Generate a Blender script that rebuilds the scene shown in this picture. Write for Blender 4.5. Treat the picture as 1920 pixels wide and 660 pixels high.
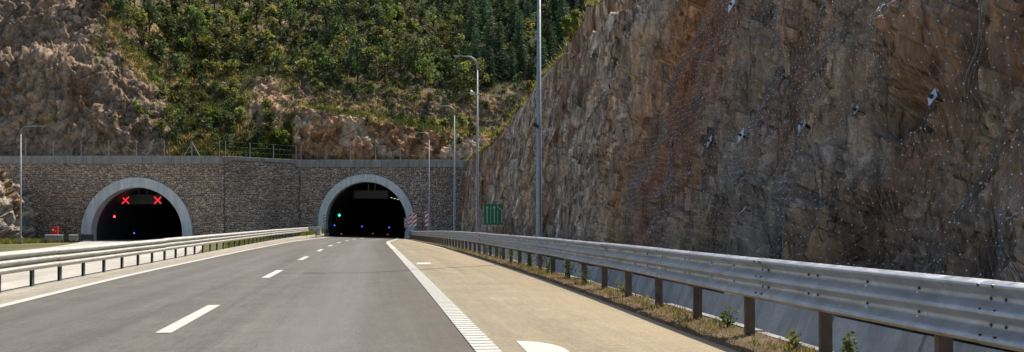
import bpy, bmesh, math, random
import numpy as np
from mathutils import Vector, Matrix
from mathutils.bvhtree import BVHTree

for o in list(bpy.data.objects): bpy.data.objects.remove(o)
scn = bpy.context.scene
COL = scn.collection
random.seed(7); RNG = np.random.default_rng(7)

# ------------------------------------------------------------------ camera, sky, sun, exposure
F, HOR, EYE = 1850.0, 415.0, 1.36          # focal length and horizon in photo pixels (1920 wide), eye height
cam_d = bpy.data.cameras.new('camera'); cam = bpy.data.objects.new('camera', cam_d); COL.objects.link(cam)
cam.location = (0, 0, EYE); cam.rotation_euler = (math.radians(90), 0, 0)
cam_d.sensor_width = 36; cam_d.lens = 36 * F / 1920; cam_d.shift_y = (HOR - 330) / 1920
cam_d.clip_start = 0.1; cam_d.clip_end = 3000
scn.camera = cam

SUN_AZ = math.atan2(0.55, 0.83); SUN_EL = math.radians(51)
S = Vector((math.sin(SUN_AZ) * math.cos(SUN_EL), math.cos(SUN_AZ) * math.cos(SUN_EL), math.sin(SUN_EL)))
world = bpy.data.worlds.new('World'); scn.world = world; world.use_nodes = True
wn = world.node_tree
sky = wn.nodes.new('ShaderNodeTexSky'); sky.sky_type = 'NISHITA'; sky.sun_disc = False
sky.sun_elevation = SUN_EL; sky.sun_rotation = SUN_AZ; sky.air_density = 1.0; sky.dust_density = 1.5
bg = wn.nodes['Background']; bg.inputs['Strength'].default_value = 0.11
wn.links.new(sky.outputs[0], bg.inputs['Color'])
sun_d = bpy.data.lights.new('sun', 'SUN'); sun_d.energy = 4.0; sun_d.angle = math.radians(0.5); sun_d.color = (1.0, 0.90, 0.75)
sun = bpy.data.objects.new('sun', sun_d); COL.objects.link(sun)
sun.rotation_euler = S.to_track_quat('Z', 'Y').to_euler(); sun.location = (30, 40, 60)
scn.view_settings.view_transform = 'Standard'; scn.view_settings.look = 'None'
scn.view_settings.exposure = 0.62; scn.view_settings.gamma = 1.0; scn.view_settings.use_curve_mapping = False
scn.render.engine = 'CYCLES'

# ------------------------------------------------------------------ numpy noise
def _h(ix, iy, iz, seed):
    with np.errstate(over='ignore'):
        n = (ix.astype(np.int64) * 374761393 + iy.astype(np.int64) * 668265263 + iz.astype(np.int64) * 2147483647 + seed * 974634777)
        n = n & 0xffffffff
        n = ((n ^ (n >> 13)) * 1274126177) & 0xffffffff
        n = ((n ^ (n >> 16)) * 2246822519) & 0xffffffff
        n = n ^ (n >> 15)
    return (n & 0xffffff) / float(0xffffff)

def vnoise(p, seed=0):
    i = np.floor(p).astype(np.int64); f = p - i; f = f * f * (3 - 2 * f)
    out = 0
    for dx in (0, 1):
        for dy in (0, 1):
            for dz in (0, 1):
                w = (f[:, 0] if dx else 1 - f[:, 0]) * (f[:, 1] if dy else 1 - f[:, 1]) * (f[:, 2] if dz else 1 - f[:, 2])
                out = out + w * _h(i[:, 0] + dx, i[:, 1] + dy, i[:, 2] + dz, seed)
    return out

def fbm(p, octaves=4, seed=0, gain=0.5):
    a, s, out, q = 1.0, 0.0, 0, p.copy()
    for k in range(octaves):
        out = out + a * (vnoise(q, seed + k * 17) - 0.5); s += a; a *= gain; q = q * 2.03 + 11.3
    return out / s * 2            # about -1..1

def cells(p, seed=0):
    """nearest jittered cell: distance, gap to the second one, cell random, vector to the cell point"""
    i = np.floor(p).astype(np.int64)
    n = len(p); f1 = np.full(n, 9.0); f2 = np.full(n, 9.0); rid = np.zeros(n); vec = np.zeros((n, 3))
    for dx in (-1, 0, 1):
        for dy in (-1, 0, 1):
            for dz in (-1, 0, 1):
                cx, cy, cz = i[:, 0] + dx, i[:, 1] + dy, i[:, 2] + dz
                q = np.stack([cx + _h(cx, cy, cz, seed), cy + _h(cx, cy, cz, seed + 1), cz + _h(cx, cy, cz, seed + 2)], 1)
                v = p - q; d = np.sqrt((v * v).sum(1)); r = _h(cx, cy, cz, seed + 3)
                m = d < f1
                f2 = np.where(m, f1, np.minimum(f2, d)); f1 = np.where(m, d, f1); rid = np.where(m, r, rid)
                vec = np.where(m[:, None], v, vec)
    return f1, f2 - f1, rid, vec

def facets(p, seed, tilt=1.9, step=0.55, groove=0.22):
    """blocky broken-rock relief: every cell is a plane of its own, tilted, with cracks between the cells"""
    f1, gap, rid, vec = cells(p, seed)
    ri = (rid * 9999).astype(np.int64)
    g = np.stack([_h(ri, ri * 0, ri * 0, seed + 5), _h(ri, ri * 0 + 1, ri * 0, seed + 6), _h(ri, ri * 0 + 2, ri * 0, seed + 7)], 1) - 0.5
    d = step * (rid - 0.5) + tilt * (vec * g).sum(1) - groove * np.exp(-gap * 20)
    return d, rid, gap

def sstep(a, b, x):
    t = np.clip((x - a) / (b - a), 0, 1); return t * t * (3 - 2 * t)

def mixc(a, b, t):
    t = np.asarray(t)[:, None]; return a * (1 - t) + np.asarray(b) * t

# ------------------------------------------------------------------ object helpers
def tag(o, label=None, cat=None, group=None, kind=None):
    if label: o['label'] = label
    if cat: o['category'] = cat
    if group: o['group'] = group
    if kind: o['kind'] = kind
    return o

def link(name, me, mat=None, parent=None):
    o = bpy.data.objects.new(name, me); COL.objects.link(o)
    if mat is not None and me is not None and len(me.materials) == 0: me.materials.append(mat)
    if parent is not None: o.parent = parent
    return o

def empty(name, loc=(0, 0, 0), rz=0.0):
    o = bpy.data.objects.new(name, None); COL.objects.link(o); o.location = loc; o.rotation_euler = (0, 0, rz)
    o.empty_display_size = 0.2
    return o

def np_mesh(name, V, Fq, col=None, uv=None, smooth=False):
    """mesh from numpy verts and an (n,3|4) face array, with optional per-vertex colour / uv"""
    V = np.asarray(V, np.float32); Fq = np.asarray(Fq, np.int32)
    me = bpy.data.meshes.new(name)
    k = Fq.shape[1]
    me.vertices.add(len(V)); me.vertices.foreach_set('co', V.ravel())
    me.loops.add(Fq.size); me.loops.foreach_set('vertex_index', Fq.ravel())
    me.polygons.add(len(Fq)); me.polygons.foreach_set('loop_start', np.arange(0, Fq.size, k, dtype=np.int32))
    if smooth: me.polygons.foreach_set('use_smooth', np.ones(len(Fq), bool))
    if col is not None:
        a = me.color_attributes.new('col', 'FLOAT_COLOR', 'POINT')
        c = np.ones((len(V), 4), np.float32); c[:, :np.shape(col)[1]] = col; a.data.foreach_set('color', c.ravel())
    if uv is not None:
        u = me.uv_layers.new(name='uv'); u.data.foreach_set('uv', np.asarray(uv, np.float32)[Fq.ravel()].ravel())
    me.update(calc_edges=True); me.validate()
    return me

def grid_faces(ni, nj, flip=False):
    i, j = np.meshgrid(np.arange(ni - 1), np.arange(nj - 1), indexing='ij')
    a = (i * nj + j).ravel(); b = a + nj; c = b + 1; d = a + 1
    return np.stack([a, d, c, b] if flip else [a, b, c, d], 1)

class MB:
    """collects shapes into one mesh"""
    def __init__(s): s.v = []; s.f = []
    def add(s, vs, fs):
        n = len(s.v); s.v += [tuple(v) for v in vs]; s.f += [tuple(i + n for i in f) for f in fs]; return s
    def box(s, c, d, rz=0.0, M=None):
        x, y, z = d[0] / 2, d[1] / 2, d[2] / 2; cs, sn = math.cos(rz), math.sin(rz); vs = []
        for k in (-1, 1):
            for (a, b) in ((-1, -1), (1, -1), (1, 1), (-1, 1)):
                px, py, pz = a * x, b * y, k * z
                vs.append((c[0] + px * cs - py * sn, c[1] + px * sn + py * cs, c[2] + pz))
        return s.add(vs, [(3, 2, 1, 0), (4, 5, 6, 7), (0, 1, 5, 4), (1, 2, 6, 5), (2, 3, 7, 6), (3, 0, 4, 7)])
    def tube(s, pts, rads, n=8, caps=True):
        pts = [Vector(p) for p in pts]; vs, fs = [], []
        if not hasattr(rads, '__len__'): rads = [rads] * len(pts)
        ref = None
        for i, p in enumerate(pts):
            t = (pts[min(i + 1, len(pts) - 1)] - pts[max(i - 1, 0)]).normalized()
            if ref is None: ref = Vector((1, 0, 0)) if abs(t.x) < 0.8 else Vector((0, 1, 0))
            a = (ref - t * ref.dot(t)).normalized(); b = t.cross(a); ref = a
            for k in range(n):
                w = 2 * math.pi * k / n; vs.append(p + (a * math.cos(w) + b * math.sin(w)) * rads[i])
        for i in range(len(pts) - 1):
            for k in range(n):
                fs.append((i * n + k, i * n + (k + 1) % n, (i + 1) * n + (k + 1) % n, (i + 1) * n + k))
        if caps: fs += [tuple(range(n))[::-1], tuple(range((len(pts) - 1) * n, len(pts) * n))]
        return s.add(vs, fs)
    def prism(s, prof, path_a, path_b):
        """closed outline `prof` swept from frame a to frame b; a frame maps (u,v) to a point"""
        n = len(prof)
        s.add([path_a(*p) for p in prof] + [path_b(*p) for p in prof],
              [(i, (i + 1) % n, n + (i + 1) % n, n + i) for i in range(n)] + [tuple(range(n))[::-1], tuple(range(n, 2 * n))])
        return s
    def mesh(s, name, smooth=False):
        me = bpy.data.meshes.new(name); me.from_pydata(s.v, [], s.f); me.update()
        bm = bmesh.new(); bm.from_mesh(me); bmesh.ops.recalc_face_normals(bm, faces=bm.faces); bm.to_mesh(me); bm.free()
        if smooth:
            me.polygons.foreach_set('use_smooth', np.ones(len(me.polygons), bool))
        return me
    def build(s, name, mat, parent=None, smooth=False): return link(name, s.mesh(name, smooth), mat, parent)

def bevel(o, w, seg=2):
    m = o.modifiers.new('bevel', 'BEVEL'); m.width = w; m.segments = seg; m.limit_method = 'ANGLE'; return o

# ------------------------------------------------------------------ materials
def mat(name):
    m = bpy.data.materials.new(name); m.use_nodes = True; nt = m.node_tree; nt.nodes.clear()
    out = nt.nodes.new('ShaderNodeOutputMaterial'); b = nt.nodes.new('ShaderNodeBsdfPrincipled')
    nt.links.new(b.outputs[0], out.inputs[0]); return m, nt, b, out
def N(nt, t, **kw):
    n = nt.nodes.new('ShaderNode' + t)
    for k, v in kw.items():
        if k in n.inputs: n.inputs[k].default_value = v
        else: setattr(n, k, v)
    return n
def ramp(nt, src, stops):
    r = nt.nodes.new('ShaderNodeValToRGB'); e = r.color_ramp.elements
    while len(e) < len(stops): e.new(0.5)
    for q, (p, c) in zip(e, stops): q.position = p; q.color = (c[0], c[1], c[2], 1) if hasattr(c, '__len__') else (c, c, c, 1)
    nt.links.new(src, r.inputs[0]); return r.outputs[0]
def mul(nt, a, b, fac=1.0, mode='MULTIPLY'):
    m = nt.nodes.new('ShaderNodeMix'); m.data_type = 'RGBA'; m.blend_type = mode; m.inputs[0].default_value = fac
    for s, v in ((6, a), (7, b)):
        if isinstance(v, tuple): m.inputs[s].default_value = v
        else: nt.links.new(v, m.inputs[s])
    return m.outputs[2]
def noise(nt, vec, scale, detail=6, rough=0.6, dist=0.0):
    n = N(nt, 'TexNoise'); n.inputs['Scale'].default_value = scale; n.inputs['Detail'].default_value = detail
    n.inputs['Roughness'].default_value = rough; n.inputs['Distortion'].default_value = dist
    if vec is not None: nt.links.new(vec, n.inputs['Vector'])
    return n.outputs[0]
def mapping(nt, src, scale=(1, 1, 1), rot=(0, 0, 0)):
    m = N(nt, 'Mapping'); m.inputs['Scale'].default_value = scale; m.inputs['Rotation'].default_value = rot
    nt.links.new(src, m.inputs['Vector']); return m.outputs[0]
def bump(nt, b, h, strength, dist=0.05):
    n = N(nt, 'Bump'); n.inputs['Strength'].default_value = strength; n.inputs['Distance'].default_value = dist
    nt.links.new(h, n.inputs['Height']); nt.links.new(n.outputs[0], b.inputs['Normal'])
def pos(nt): return N(nt, 'NewGeometry').outputs['Position']
def attr(nt, name='col'):
    a = N(nt, 'Attribute'); a.attribute_name = name; return a.outputs['Color']

def simple(name, c, rough=0.6, metal=0.0, var=0.25, scale=6.0, bmp=0.0, spec=0.5):
    m, nt, b, _ = mat(name); p = pos(nt)
    v = ramp(nt, noise(nt, p, scale), [(0.3, 1 - var), (0.7, 1 + var * 0.4)])
    nt.links.new(mul(nt, (*c, 1), v), b.inputs['Base Color'])
    b.inputs['Roughness'].default_value = rough; b.inputs['Metallic'].default_value = metal
    b.inputs['Specular IOR Level'].default_value = spec
    if bmp: bump(nt, b, noise(nt, p, scale * 4), bmp, 0.02)
    return m

def emissive(name, c, st):
    m, nt, b, _ = mat(name); b.inputs['Base Color'].default_value = (*c, 1)
    b.inputs['Emission Color'].default_value = (*c, 1); b.inputs['Emission Strength'].default_value = st; return m

def rock_mat(name, fine=7.0, streak=False, bstr=0.7):
    m, nt, b, _ = mat(name); p = pos(nt); c = attr(nt)
    q = mapping(nt, p, (1, 1, 0.30)) if streak else p
    v1 = ramp(nt, noise(nt, q, fine * 0.35, 9, 0.68, 0.4), [(0.3, 0.42), (0.5, 0.98), (0.7, 1.5)])
    v2 = ramp(nt, noise(nt, q, fine, 7, 0.7), [(0.32, 0.55), (0.68, 1.4)])
    col = mul(nt, mul(nt, c, v1), v2)
    if streak:                                             # drill and run-off streaks down the pre-split faces
        al = N(nt, 'Attribute'); al.attribute_name = 'col'
        sa = ramp(nt, noise(nt, mapping(nt, p, (2.2, 2.2, 0.10)), 1.0, 6, 0.7, 0.3), [(0.36, 0.38), (0.5, 1.0), (0.66, 1.55)])
        sb = ramp(nt, noise(nt, mapping(nt, p, (7.0, 7.0, 0.30)), 1.0, 5, 0.7, 0.2), [(0.34, 0.5), (0.52, 1.0), (0.7, 1.4)])
        st_ = mul(nt, sa, sb); mx = nt.nodes.new('ShaderNodeMix'); mx.data_type = 'RGBA'; mx.blend_type = 'MULTIPLY'
        nt.links.new(al.outputs['Alpha'], mx.inputs[0]); nt.links.new(col, mx.inputs[6]); nt.links.new(st_, mx.inputs[7]); col = mx.outputs[2]
    vo = N(nt, 'TexVoronoi'); vo.feature = 'DISTANCE_TO_EDGE'; vo.inputs['Scale'].default_value = fine * 0.22
    vo.inputs['Randomness'].default_value = 1.0
    wq = N(nt, 'VectorMath'); wq.operation = 'ADD'
    nz = N(nt, 'TexNoise'); nz.inputs['Scale'].default_value = fine * 0.3; nz.inputs['Detail'].default_value = 5
    nt.links.new(q, nz.inputs['Vector']); nt.links.new(q, wq.inputs[0])
    sc = N(nt, 'VectorMath'); sc.operation = 'SCALE'; sc.inputs['Scale'].default_value = 1.2; nt.links.new(nz.outputs['Color'], sc.inputs[0])
    nt.links.new(sc.outputs[0], wq.inputs[1]); nt.links.new(wq.outputs[0], vo.inputs['Vector'])
    crack = ramp(nt, vo.outputs['Distance'], [(0.0, 0.35), (0.035, 1.0)])
    col = mul(nt, col, crack, 0.75)
    nt.links.new(col, b.inputs['Base Color']); b.inputs['Roughness'].default_value = 0.92; b.inputs['Specular IOR Level'].default_value = 0.2
    h = N(nt, 'Math'); h.operation = 'ADD'
    nt.links.new(noise(nt, q, fine * 0.8, 10, 0.72), h.inputs[0])
    k = N(nt, 'Math'); k.operation = 'MULTIPLY'; k.inputs[1].default_value = 0.35; nt.links.new(crack, k.inputs[0]); nt.links.new(k.outputs[0], h.inputs[1])
    bump(nt, b, h.outputs[0], bstr, 0.22)
    return m

def attr_mat(name, rough=0.9, var=0.3, scale=5.0, bmp=0.4, dist=0.03):
    m, nt, b, _ = mat(name); p = pos(nt)
    v = ramp(nt, noise(nt, p, scale, 8, 0.65), [(0.3, 1 - var), (0.7, 1 + var)])
    nt.links.new(mul(nt, attr(nt), v), b.inputs['Base Color']); b.inputs['Roughness'].default_value = rough
    b.inputs['Specular IOR Level'].default_value = 0.25
    if bmp: bump(nt, b, noise(nt, p, scale * 3, 6, 0.7), bmp, dist)
    return m

def leaf_mat(name, c, trans=0.4, varh=0.5):
    m, nt, b, out = mat(name)
    oi = N(nt, 'ObjectInfo')
    hsv = N(nt, 'HueSaturation'); hsv.inputs['Color'].default_value = (*c, 1)
    col = mul(nt, (*c, 1), attr(nt))
    nt.links.new(col, hsv.inputs['Color'])
    mr = N(nt, 'MapRange'); mr.inputs['To Min'].default_value = 0.475; mr.inputs['To Max'].default_value = 0.52
    nt.links.new(oi.outputs['Random'], mr.inputs['Value']); nt.links.new(mr.outputs[0], hsv.inputs['Hue'])
    mv = N(nt, 'MapRange'); mv.inputs['To Min'].default_value = 1 - varh; mv.inputs['To Max'].default_value = 1 + varh
    w = N(nt, 'Math'); w.operation = 'FRACT'; w2 = N(nt, 'Math'); w2.operation = 'MULTIPLY'; w2.inputs[1].default_value = 7.31
    nt.links.new(oi.outputs['Random'], w2.inputs[0]); nt.links.new(w2.outputs[0], w.inputs[0]); nt.links.new(w.outputs[0], mv.inputs['Value'])
    nt.links.new(mv.outputs[0], hsv.inputs['Value'])
    nt.links.new(hsv.outputs[0], b.inputs['Base Color']); b.inputs['Roughness'].default_value = 0.65; b.inputs['Specular IOR Level'].default_value = 0.25
    tr = N(nt, 'BsdfTranslucent'); nt.links.new(mul(nt, hsv.outputs[0], (1.25, 1.35, 0.7, 1)), tr.inputs['Color'])
    mx = N(nt, 'MixShader'); mx.inputs[0].default_value = trans
    nt.links.new(b.outputs[0], mx.inputs[1]); nt.links.new(tr.outputs[0], mx.inputs[2]); nt.links.new(mx.outputs[0], out.inputs[0])
    return m

def road_mat(name, c, streak=0.25, dusty=None):
    """uv = (metres right of the lane line, metres along): grain, long streaks along the lane, dust"""
    m, nt, b, _ = mat(name); p = pos(nt)
    uvn = N(nt, 'UVMap'); uvn.uv_map = 'uv'; uv = uvn.outputs[0]
    s1 = ramp(nt, noise(nt, mapping(nt, uv, (2.2, 0.05, 1)), 1.0, 5, 0.6), [(0.3, 1 - streak), (0.7, 1 + streak * 0.6)])
    s2 = ramp(nt, noise(nt, mapping(nt, uv, (0.45, 0.06, 1)), 1.0, 4, 0.6), [(0.3, 0.82), (0.7, 1.1)])
    g = ramp(nt, noise(nt, p, 34, 5, 0.8), [(0.28, 0.48), (0.52, 1.0), (0.75, 1.65)])
    g2 = ramp(nt, noise(nt, p, 0.9, 6, 0.6), [(0.3, 0.86), (0.7, 1.1)])
    g4 = ramp(nt, noise(nt, mapping(nt, uv, (11, 1.1, 1)), 1.0, 6, 0.75), [(0.3, 0.84), (0.5, 1.0), (0.7, 1.17)])
    g5 = ramp(nt, noise(nt, mapping(nt, uv, (0.6, 0.35, 1)), 1.0, 3, 0.5, 1.5), [(0.62, 1.0), (0.75, 0.84)])
    g3 = ramp(nt, noise(nt, p, 8, 5, 0.7), [(0.3, 0.82), (0.7, 1.16)])
    col = mul(nt, mul(nt, mul(nt, mul(nt, mul(nt, (*c, 1), s1), s2), g), g2), g3)
    col = mul(nt, mul(nt, col, g4), g5)
    if dusty:
        sx = N(nt, 'SeparateXYZ'); nt.links.new(uv, sx.inputs[0])
        for (centre, half, colr, amt) in dusty:
            a = N(nt, 'Math'); a.operation = 'SUBTRACT'; a.inputs[1].default_value = centre; nt.links.new(sx.outputs[0], a.inputs[0])
            ab = N(nt, 'Math'); ab.operation = 'ABSOLUTE'; nt.links.new(a.outputs[0], ab.inputs[0])
            r = N(nt, 'MapRange'); r.inputs['From Min'].default_value = half; r.inputs['From Max'].default_value = 0.0
            r.inputs['To Max'].default_value = amt; nt.links.new(ab.outputs[0], r.inputs['Value'])
            mm = N(nt, 'Math'); mm.operation = 'MULTIPLY'; nt.links.new(r.outputs[0], mm.inputs[0])
            nt.links.new(ramp(nt, noise(nt, mapping(nt, uv, (1.5, 0.12, 1)), 1.0, 6), [(0.25, 0.35), (0.7, 1.0)]), mm.inputs[1])
            mx = nt.nodes.new('ShaderNodeMix'); mx.data_type = 'RGBA'; nt.links.new(mm.outputs[0], mx.inputs[0])
            nt.links.new(col, mx.inputs[6]); nt.links.new(mul(nt, (*colr, 1), g), mx.inputs[7]); col = mx.outputs[2]
    nt.links.new(col, b.inputs['Base Color']); b.inputs['Roughness'].default_value = 0.78; b.inputs['Specular IOR Level'].default_value = 0.35
    bump(nt, b, noise(nt, p, 70, 4, 0.8), 0.45, 0.006)
    return m

def paint_mat(name, c=(0.62, 0.61, 0.55)):
    m, nt, b, _ = mat(name); p = pos(nt)
    w = ramp(nt, noise(nt, p, 9, 8, 0.75), [(0.22, 0.45), (0.42, 0.9), (0.7, 1.05)])
    g = ramp(nt, noise(nt, p, 60, 3, 0.7), [(0.3, 0.8), (0.7, 1.05)])
    nt.links.new(mul(nt, mul(nt, (*c, 1), w), g), b.inputs['Base Color']); b.inputs['Roughness'].default_value = 0.7
    bump(nt, b, noise(nt, p, 70, 3), 0.3, 0.004); return m

def steel_mat(name, c, rough=0.42, metal=0.85, var=0.3):
    m, nt, b, _ = mat(name); p = pos(nt)
    v = ramp(nt, noise(nt, p, 3.5, 8, 0.7), [(0.3, 1 - var), (0.7, 1.08)])
    v2 = ramp(nt, noise(nt, mapping(nt, p, (0.6, 0.6, 9)), 1.2, 5, 0.6), [(0.3, 0.85), (0.7, 1.06)])
    nt.links.new(mul(nt, mul(nt, (*c, 1), v), v2), b.inputs['Base Color']); b.inputs['Metallic'].default_value = metal
    nt.links.new(ramp(nt, noise(nt, p, 8, 6), [(0.3, rough - 0.08), (0.7, rough + 0.15)]), b.inputs['Roughness'])
    bump(nt, b, noise(nt, p, 40, 4), 0.06, 0.004); return m

def concrete_mat(name, c, var=0.3, stain=0.35):
    m, nt, b, _ = mat(name); p = pos(nt)
    v = ramp(nt, noise(nt, p, 1.6, 8, 0.65), [(0.3, 1 - var), (0.7, 1.1)])
    s = ramp(nt, noise(nt, mapping(nt, p, (1.6, 1.6, 0.16)), 1.5, 6, 0.65), [(0.35, 1 - stain), (0.6, 1.05)])
    f = ramp(nt, noise(nt, p, 26, 5, 0.7), [(0.3, 0.85), (0.7, 1.08)])
    nt.links.new(mul(nt, mul(nt, mul(nt, (*c, 1), v), s), f), b.inputs['Base Color']); b.inputs['Roughness'].default_value = 0.85
    b.inputs['Specular IOR Level'].default_value = 0.3
    bump(nt, b, noise(nt, p, 18, 6, 0.7), 0.25, 0.02); return m

M = {}
M['asphalt'] = road_mat('asphalt', (0.138, 0.131, 0.113), 0.26, [(-0.4, 1.0, (0.080, 0.062, 0.046), 0.85), (-1.9, 0.9, (0.165, 0.165, 0.155), 0.7), (-5.6, 0.9, (0.15, 0.145, 0.135), 0.5)])
M['shoulder'] = road_mat('shoulder asphalt', (0.315, 0.26, 0.165), 0.2, [(2.2, 0.9, (0.36, 0.27, 0.15), 0.6), (0.35, 0.4, (0.22, 0.19, 0.135), 0.6)])
M['strip'] = road_mat('edge strip', (0.36, 0.33, 0.27), 0.12)
M['far_road'] = road_mat('other carriageway', (0.50, 0.47, 0.40), 0.15)
M['paint'] = paint_mat('road paint')
M['kerb'] = concrete_mat('kerb concrete', (0.5, 0.47, 0.4), 0.2, 0.2)
M['ditch'] = concrete_mat('ditch concrete', (0.36, 0.37, 0.37), 0.25, 0.3)
M['coping'] = concrete_mat('coping concrete', (0.33, 0.32, 0.29), 0.2, 0.35)
M['ring'] = concrete_mat('arch concrete', (0.66, 0.68, 0.65), 0.12, 0.2)
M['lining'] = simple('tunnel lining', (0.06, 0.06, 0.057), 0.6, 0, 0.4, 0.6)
M['mortar'] = simple('mortar', (0.15, 0.13, 0.115), 0.95, 0, 0.4, 2.0)
M['stone'] = attr_mat('wall stone', 0.9, 0.3, 5.0, 0.6, 0.05)
M['rock'] = rock_mat('cliff rock', 5.0, True, 0.8)
M['hillrock'] = rock_mat('hill rock and soil', 1.7, False, 0.8)
M['outrock'] = rock_mat('outcrop rock', 2.0, False, 0.8)
M['soil'] = attr_mat('verge soil', 0.95, 0.45, 14, 0.8, 0.03)
M['ground'] = attr_mat('ground soil', 0.95, 0.4, 1.2, 0.6, 0.1)
M['galv'] = steel_mat('galvanised beam', (0.48, 0.515, 0.56), 0.34, 0.52, 0.4)
M['galv_left'] = steel_mat('dusty galvanised beam', (0.47, 0.47, 0.44), 0.5, 0.4, 0.3)
M['post'] = steel_mat('weathered post', (0.19, 0.14, 0.10), 0.7, 0.35, 0.45)
M['post_dark'] = steel_mat('dark galvanised post', (0.12, 0.135, 0.13), 0.6, 0.4, 0.3)
M['bolt'] = simple('bolt steel', (0.06, 0.06, 0.06), 0.5, 0.6, 0.2)
M['hole_light'] = simple('painted hole light', (0.85, 0.85, 0.82), 0.35, 0.2, 0.1)  # pale colour standing for sunlight that shows through the beam holes
M['pole'] = steel_mat('pole steel', (0.30, 0.335, 0.35), 0.5, 0.45, 0.15)
M['lamp'] = simple('lamp housing', (0.30, 0.31, 0.31), 0.5, 0.3, 0.1)
M['lens'] = simple('lamp lens', (0.75, 0.75, 0.7), 0.2, 0, 0.05)
M['white'] = simple('white enamel', (0.72, 0.72, 0.70), 0.45, 0, 0.12)
M['red'] = simple('red sheeting', (0.58, 0.015, 0.02), 0.45, 0, 0.15)
M['green'] = simple('green sheeting', (0.0, 0.13, 0.055), 0.45, 0, 0.1)
M['signwhite'] = simple('sign white', (0.32, 0.52, 0.40), 0.45, 0, 0.1)
M['black'] = simple('black housing', (0.012, 0.012, 0.013), 0.6, 0, 0.2)
M['panel'] = simple('sign panel', (0.05, 0.048, 0.045), 0.6, 0, 0.2)
M['wire'] = simple('net wire', (0.26, 0.25, 0.24), 0.6, 0.4, 0.3)
M['knot'] = simple('net clip', (0.72, 0.74, 0.76), 0.4, 0.2, 0.1)
M['plate'] = simple('anchor plate steel', (0.44, 0.52, 0.60), 0.4, 0.3, 0.25, 20)
M['fence'] = simple('fence steel', (0.30, 0.30, 0.28), 0.6, 0.3, 0.2)
M['leaf_a'] = leaf_mat('leaf olive', (0.140, 0.142, 0.058))
M['leaf_b'] = leaf_mat('leaf green', (0.068, 0.092, 0.046))
M['leaf_c'] = leaf_mat('leaf bright', (0.15, 0.18, 0.045), 0.45, 0.25)
M['leaf_d'] = leaf_mat('leaf conifer', (0.050, 0.085, 0.058), 0.35, 0.5)
M['grass'] = leaf_mat('grass blade', (1, 1, 1), 0.35, 0.05)
M['bark'] = simple('bark', (0.075, 0.055, 0.04), 0.9, 0, 0.4, 3, 0.5)
M['em_red'] = emissive('red lamp', (1.0, 0.015, 0.03), 14)
M['em_x'] = emissive('red cross lamp', (1.0, 0.02, 0.04), 2.0)
M['em_green'] = emissive('green lamp', (0.01, 0.9, 0.40), 7)
M['em_blue'] = emissive('blue lamp', (0.12, 0.14, 1.0), 1.3)
M['em_amber'] = emissive('dim red stud', (0.9, 0.08, 0.04), 0.5)
M['em_white'] = emissive('tunnel luminaire', (1.0, 0.95, 0.6), 0.7)

# ------------------------------------------------------------------ alignment curves (metres, read off the photograph on the road plane)
YG = np.arange(-30, 240.01, 0.25)
def curve(Y, X, win=6.0):
    a = np.interp(YG, Y, X); lo = (X[1] - X[0]) / (Y[1] - Y[0]); hi = (X[-1] - X[-2]) / (Y[-1] - Y[-2])
    a = np.where(YG < Y[0], X[0] + lo * (YG - Y[0]), a); a = np.where(YG > Y[-1], X[-1] + hi * (YG - Y[-1]), a)
    k = max(1, int(win / 0.25) | 1)
    for _ in range(2):
        pad = np.concatenate([2 * a[0] - a[k // 2:0:-1], a, 2 * a[-1] - a[-2:-k // 2 - 1:-1]]) if k > 1 else a
        a = np.convolve(pad, np.ones(k) / k, 'valid') if k > 1 else a
    return lambda y: np.interp(y, YG, a)
x_mid = curve([-20, 12, 23.9, 35.8, 47.7, 59.7, 71.6, 95, 118, 130, 240], [0.33, -4.24, -5.98, -7.7, -9.38, -11.1, -12.7, -15.4, -17.3, -17.45, -17.45])
x_right = curve([-20, 10.3, 24, 47.7, 70, 83, 105, 118, 130, 240], [4.05, -0.25, -2.2, -5.6, -8.75, -10.45, -12.3, -13.6, -13.75, -13.75], 5)
x_left = curve([-20, 15.7, 25.2, 47.7, 71.6, 95, 118, 130, 240], [-2.6, -8.16, -9.8, -13.1, -16.45, -19.15, -21.1, -21.2, -21.2])
x_rail = curve([-12, 6.7, 8.8, 12.8, 15.3, 19.3, 24.3, 32.4, 42, 65, 95, 118], [6.1, 3.40, 3.06, 2.55, 2.28, 1.79, 1.15, 0.05, -1.3, -4.6, -8.9, -12.4], 5)
def x_lrail(y): return x_left(y) - 0.95
x_far = curve([-20, 16, 52, 80, 111, 118, 240], [-11.5, -16.2, -21.8, -30.2, -41.6, -42.1, -42.1], 12)
z_mid = curve([-20, 20, 36, 48, 60, 72, 95, 123, 240], [0, 0, -0.05, -0.09, -0.15, -0.22, -0.40, -0.60, -1.2], 10)
z_far = curve([-20, 20, 50, 80, 111, 240], [-0.36, -0.36, -0.42, -0.60, -0.82, -1.4], 10)
cross = curve([-20, 55, 118, 240], [0, 0, 0.03, 0.03], 10)
def zr(x, y): return z_mid(y) - cross(y) * (x - x_mid(y))
def zrail(y): return zr(x_rail(y), y)
def zmed(y): return np.maximum(zr(x_lrail(y), y), -0.02 + 0 * y)      # the median verge stays level, the road sinks beside it

def strip(name, fa, fb, y0, y1, step, dz, mat_, parent=None, nx=2, zf=zr, uref=None):
    """sheet between lateral curves fa(y) and fb(y), lifted dz above the road surface"""
    n = max(2, int(round((y1 - y0) / step)) + 1); ys = np.linspace(y0, y1, n); t = np.linspace(0, 1, nx)
    Y = np.repeat(ys, nx); A = np.repeat(fa(ys), nx); B = np.repeat(fb(ys), nx); X = A + (B - A) * np.tile(t, n)
    V = np.stack([X, Y, zf(X, Y) + dz], 1); U = np.stack([X - (uref or x_right)(Y), Y], 1)
    me = np_mesh(name, V, grid_faces(n, nx, True), uv=U)
    return link(name, me, mat_, parent)

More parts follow.
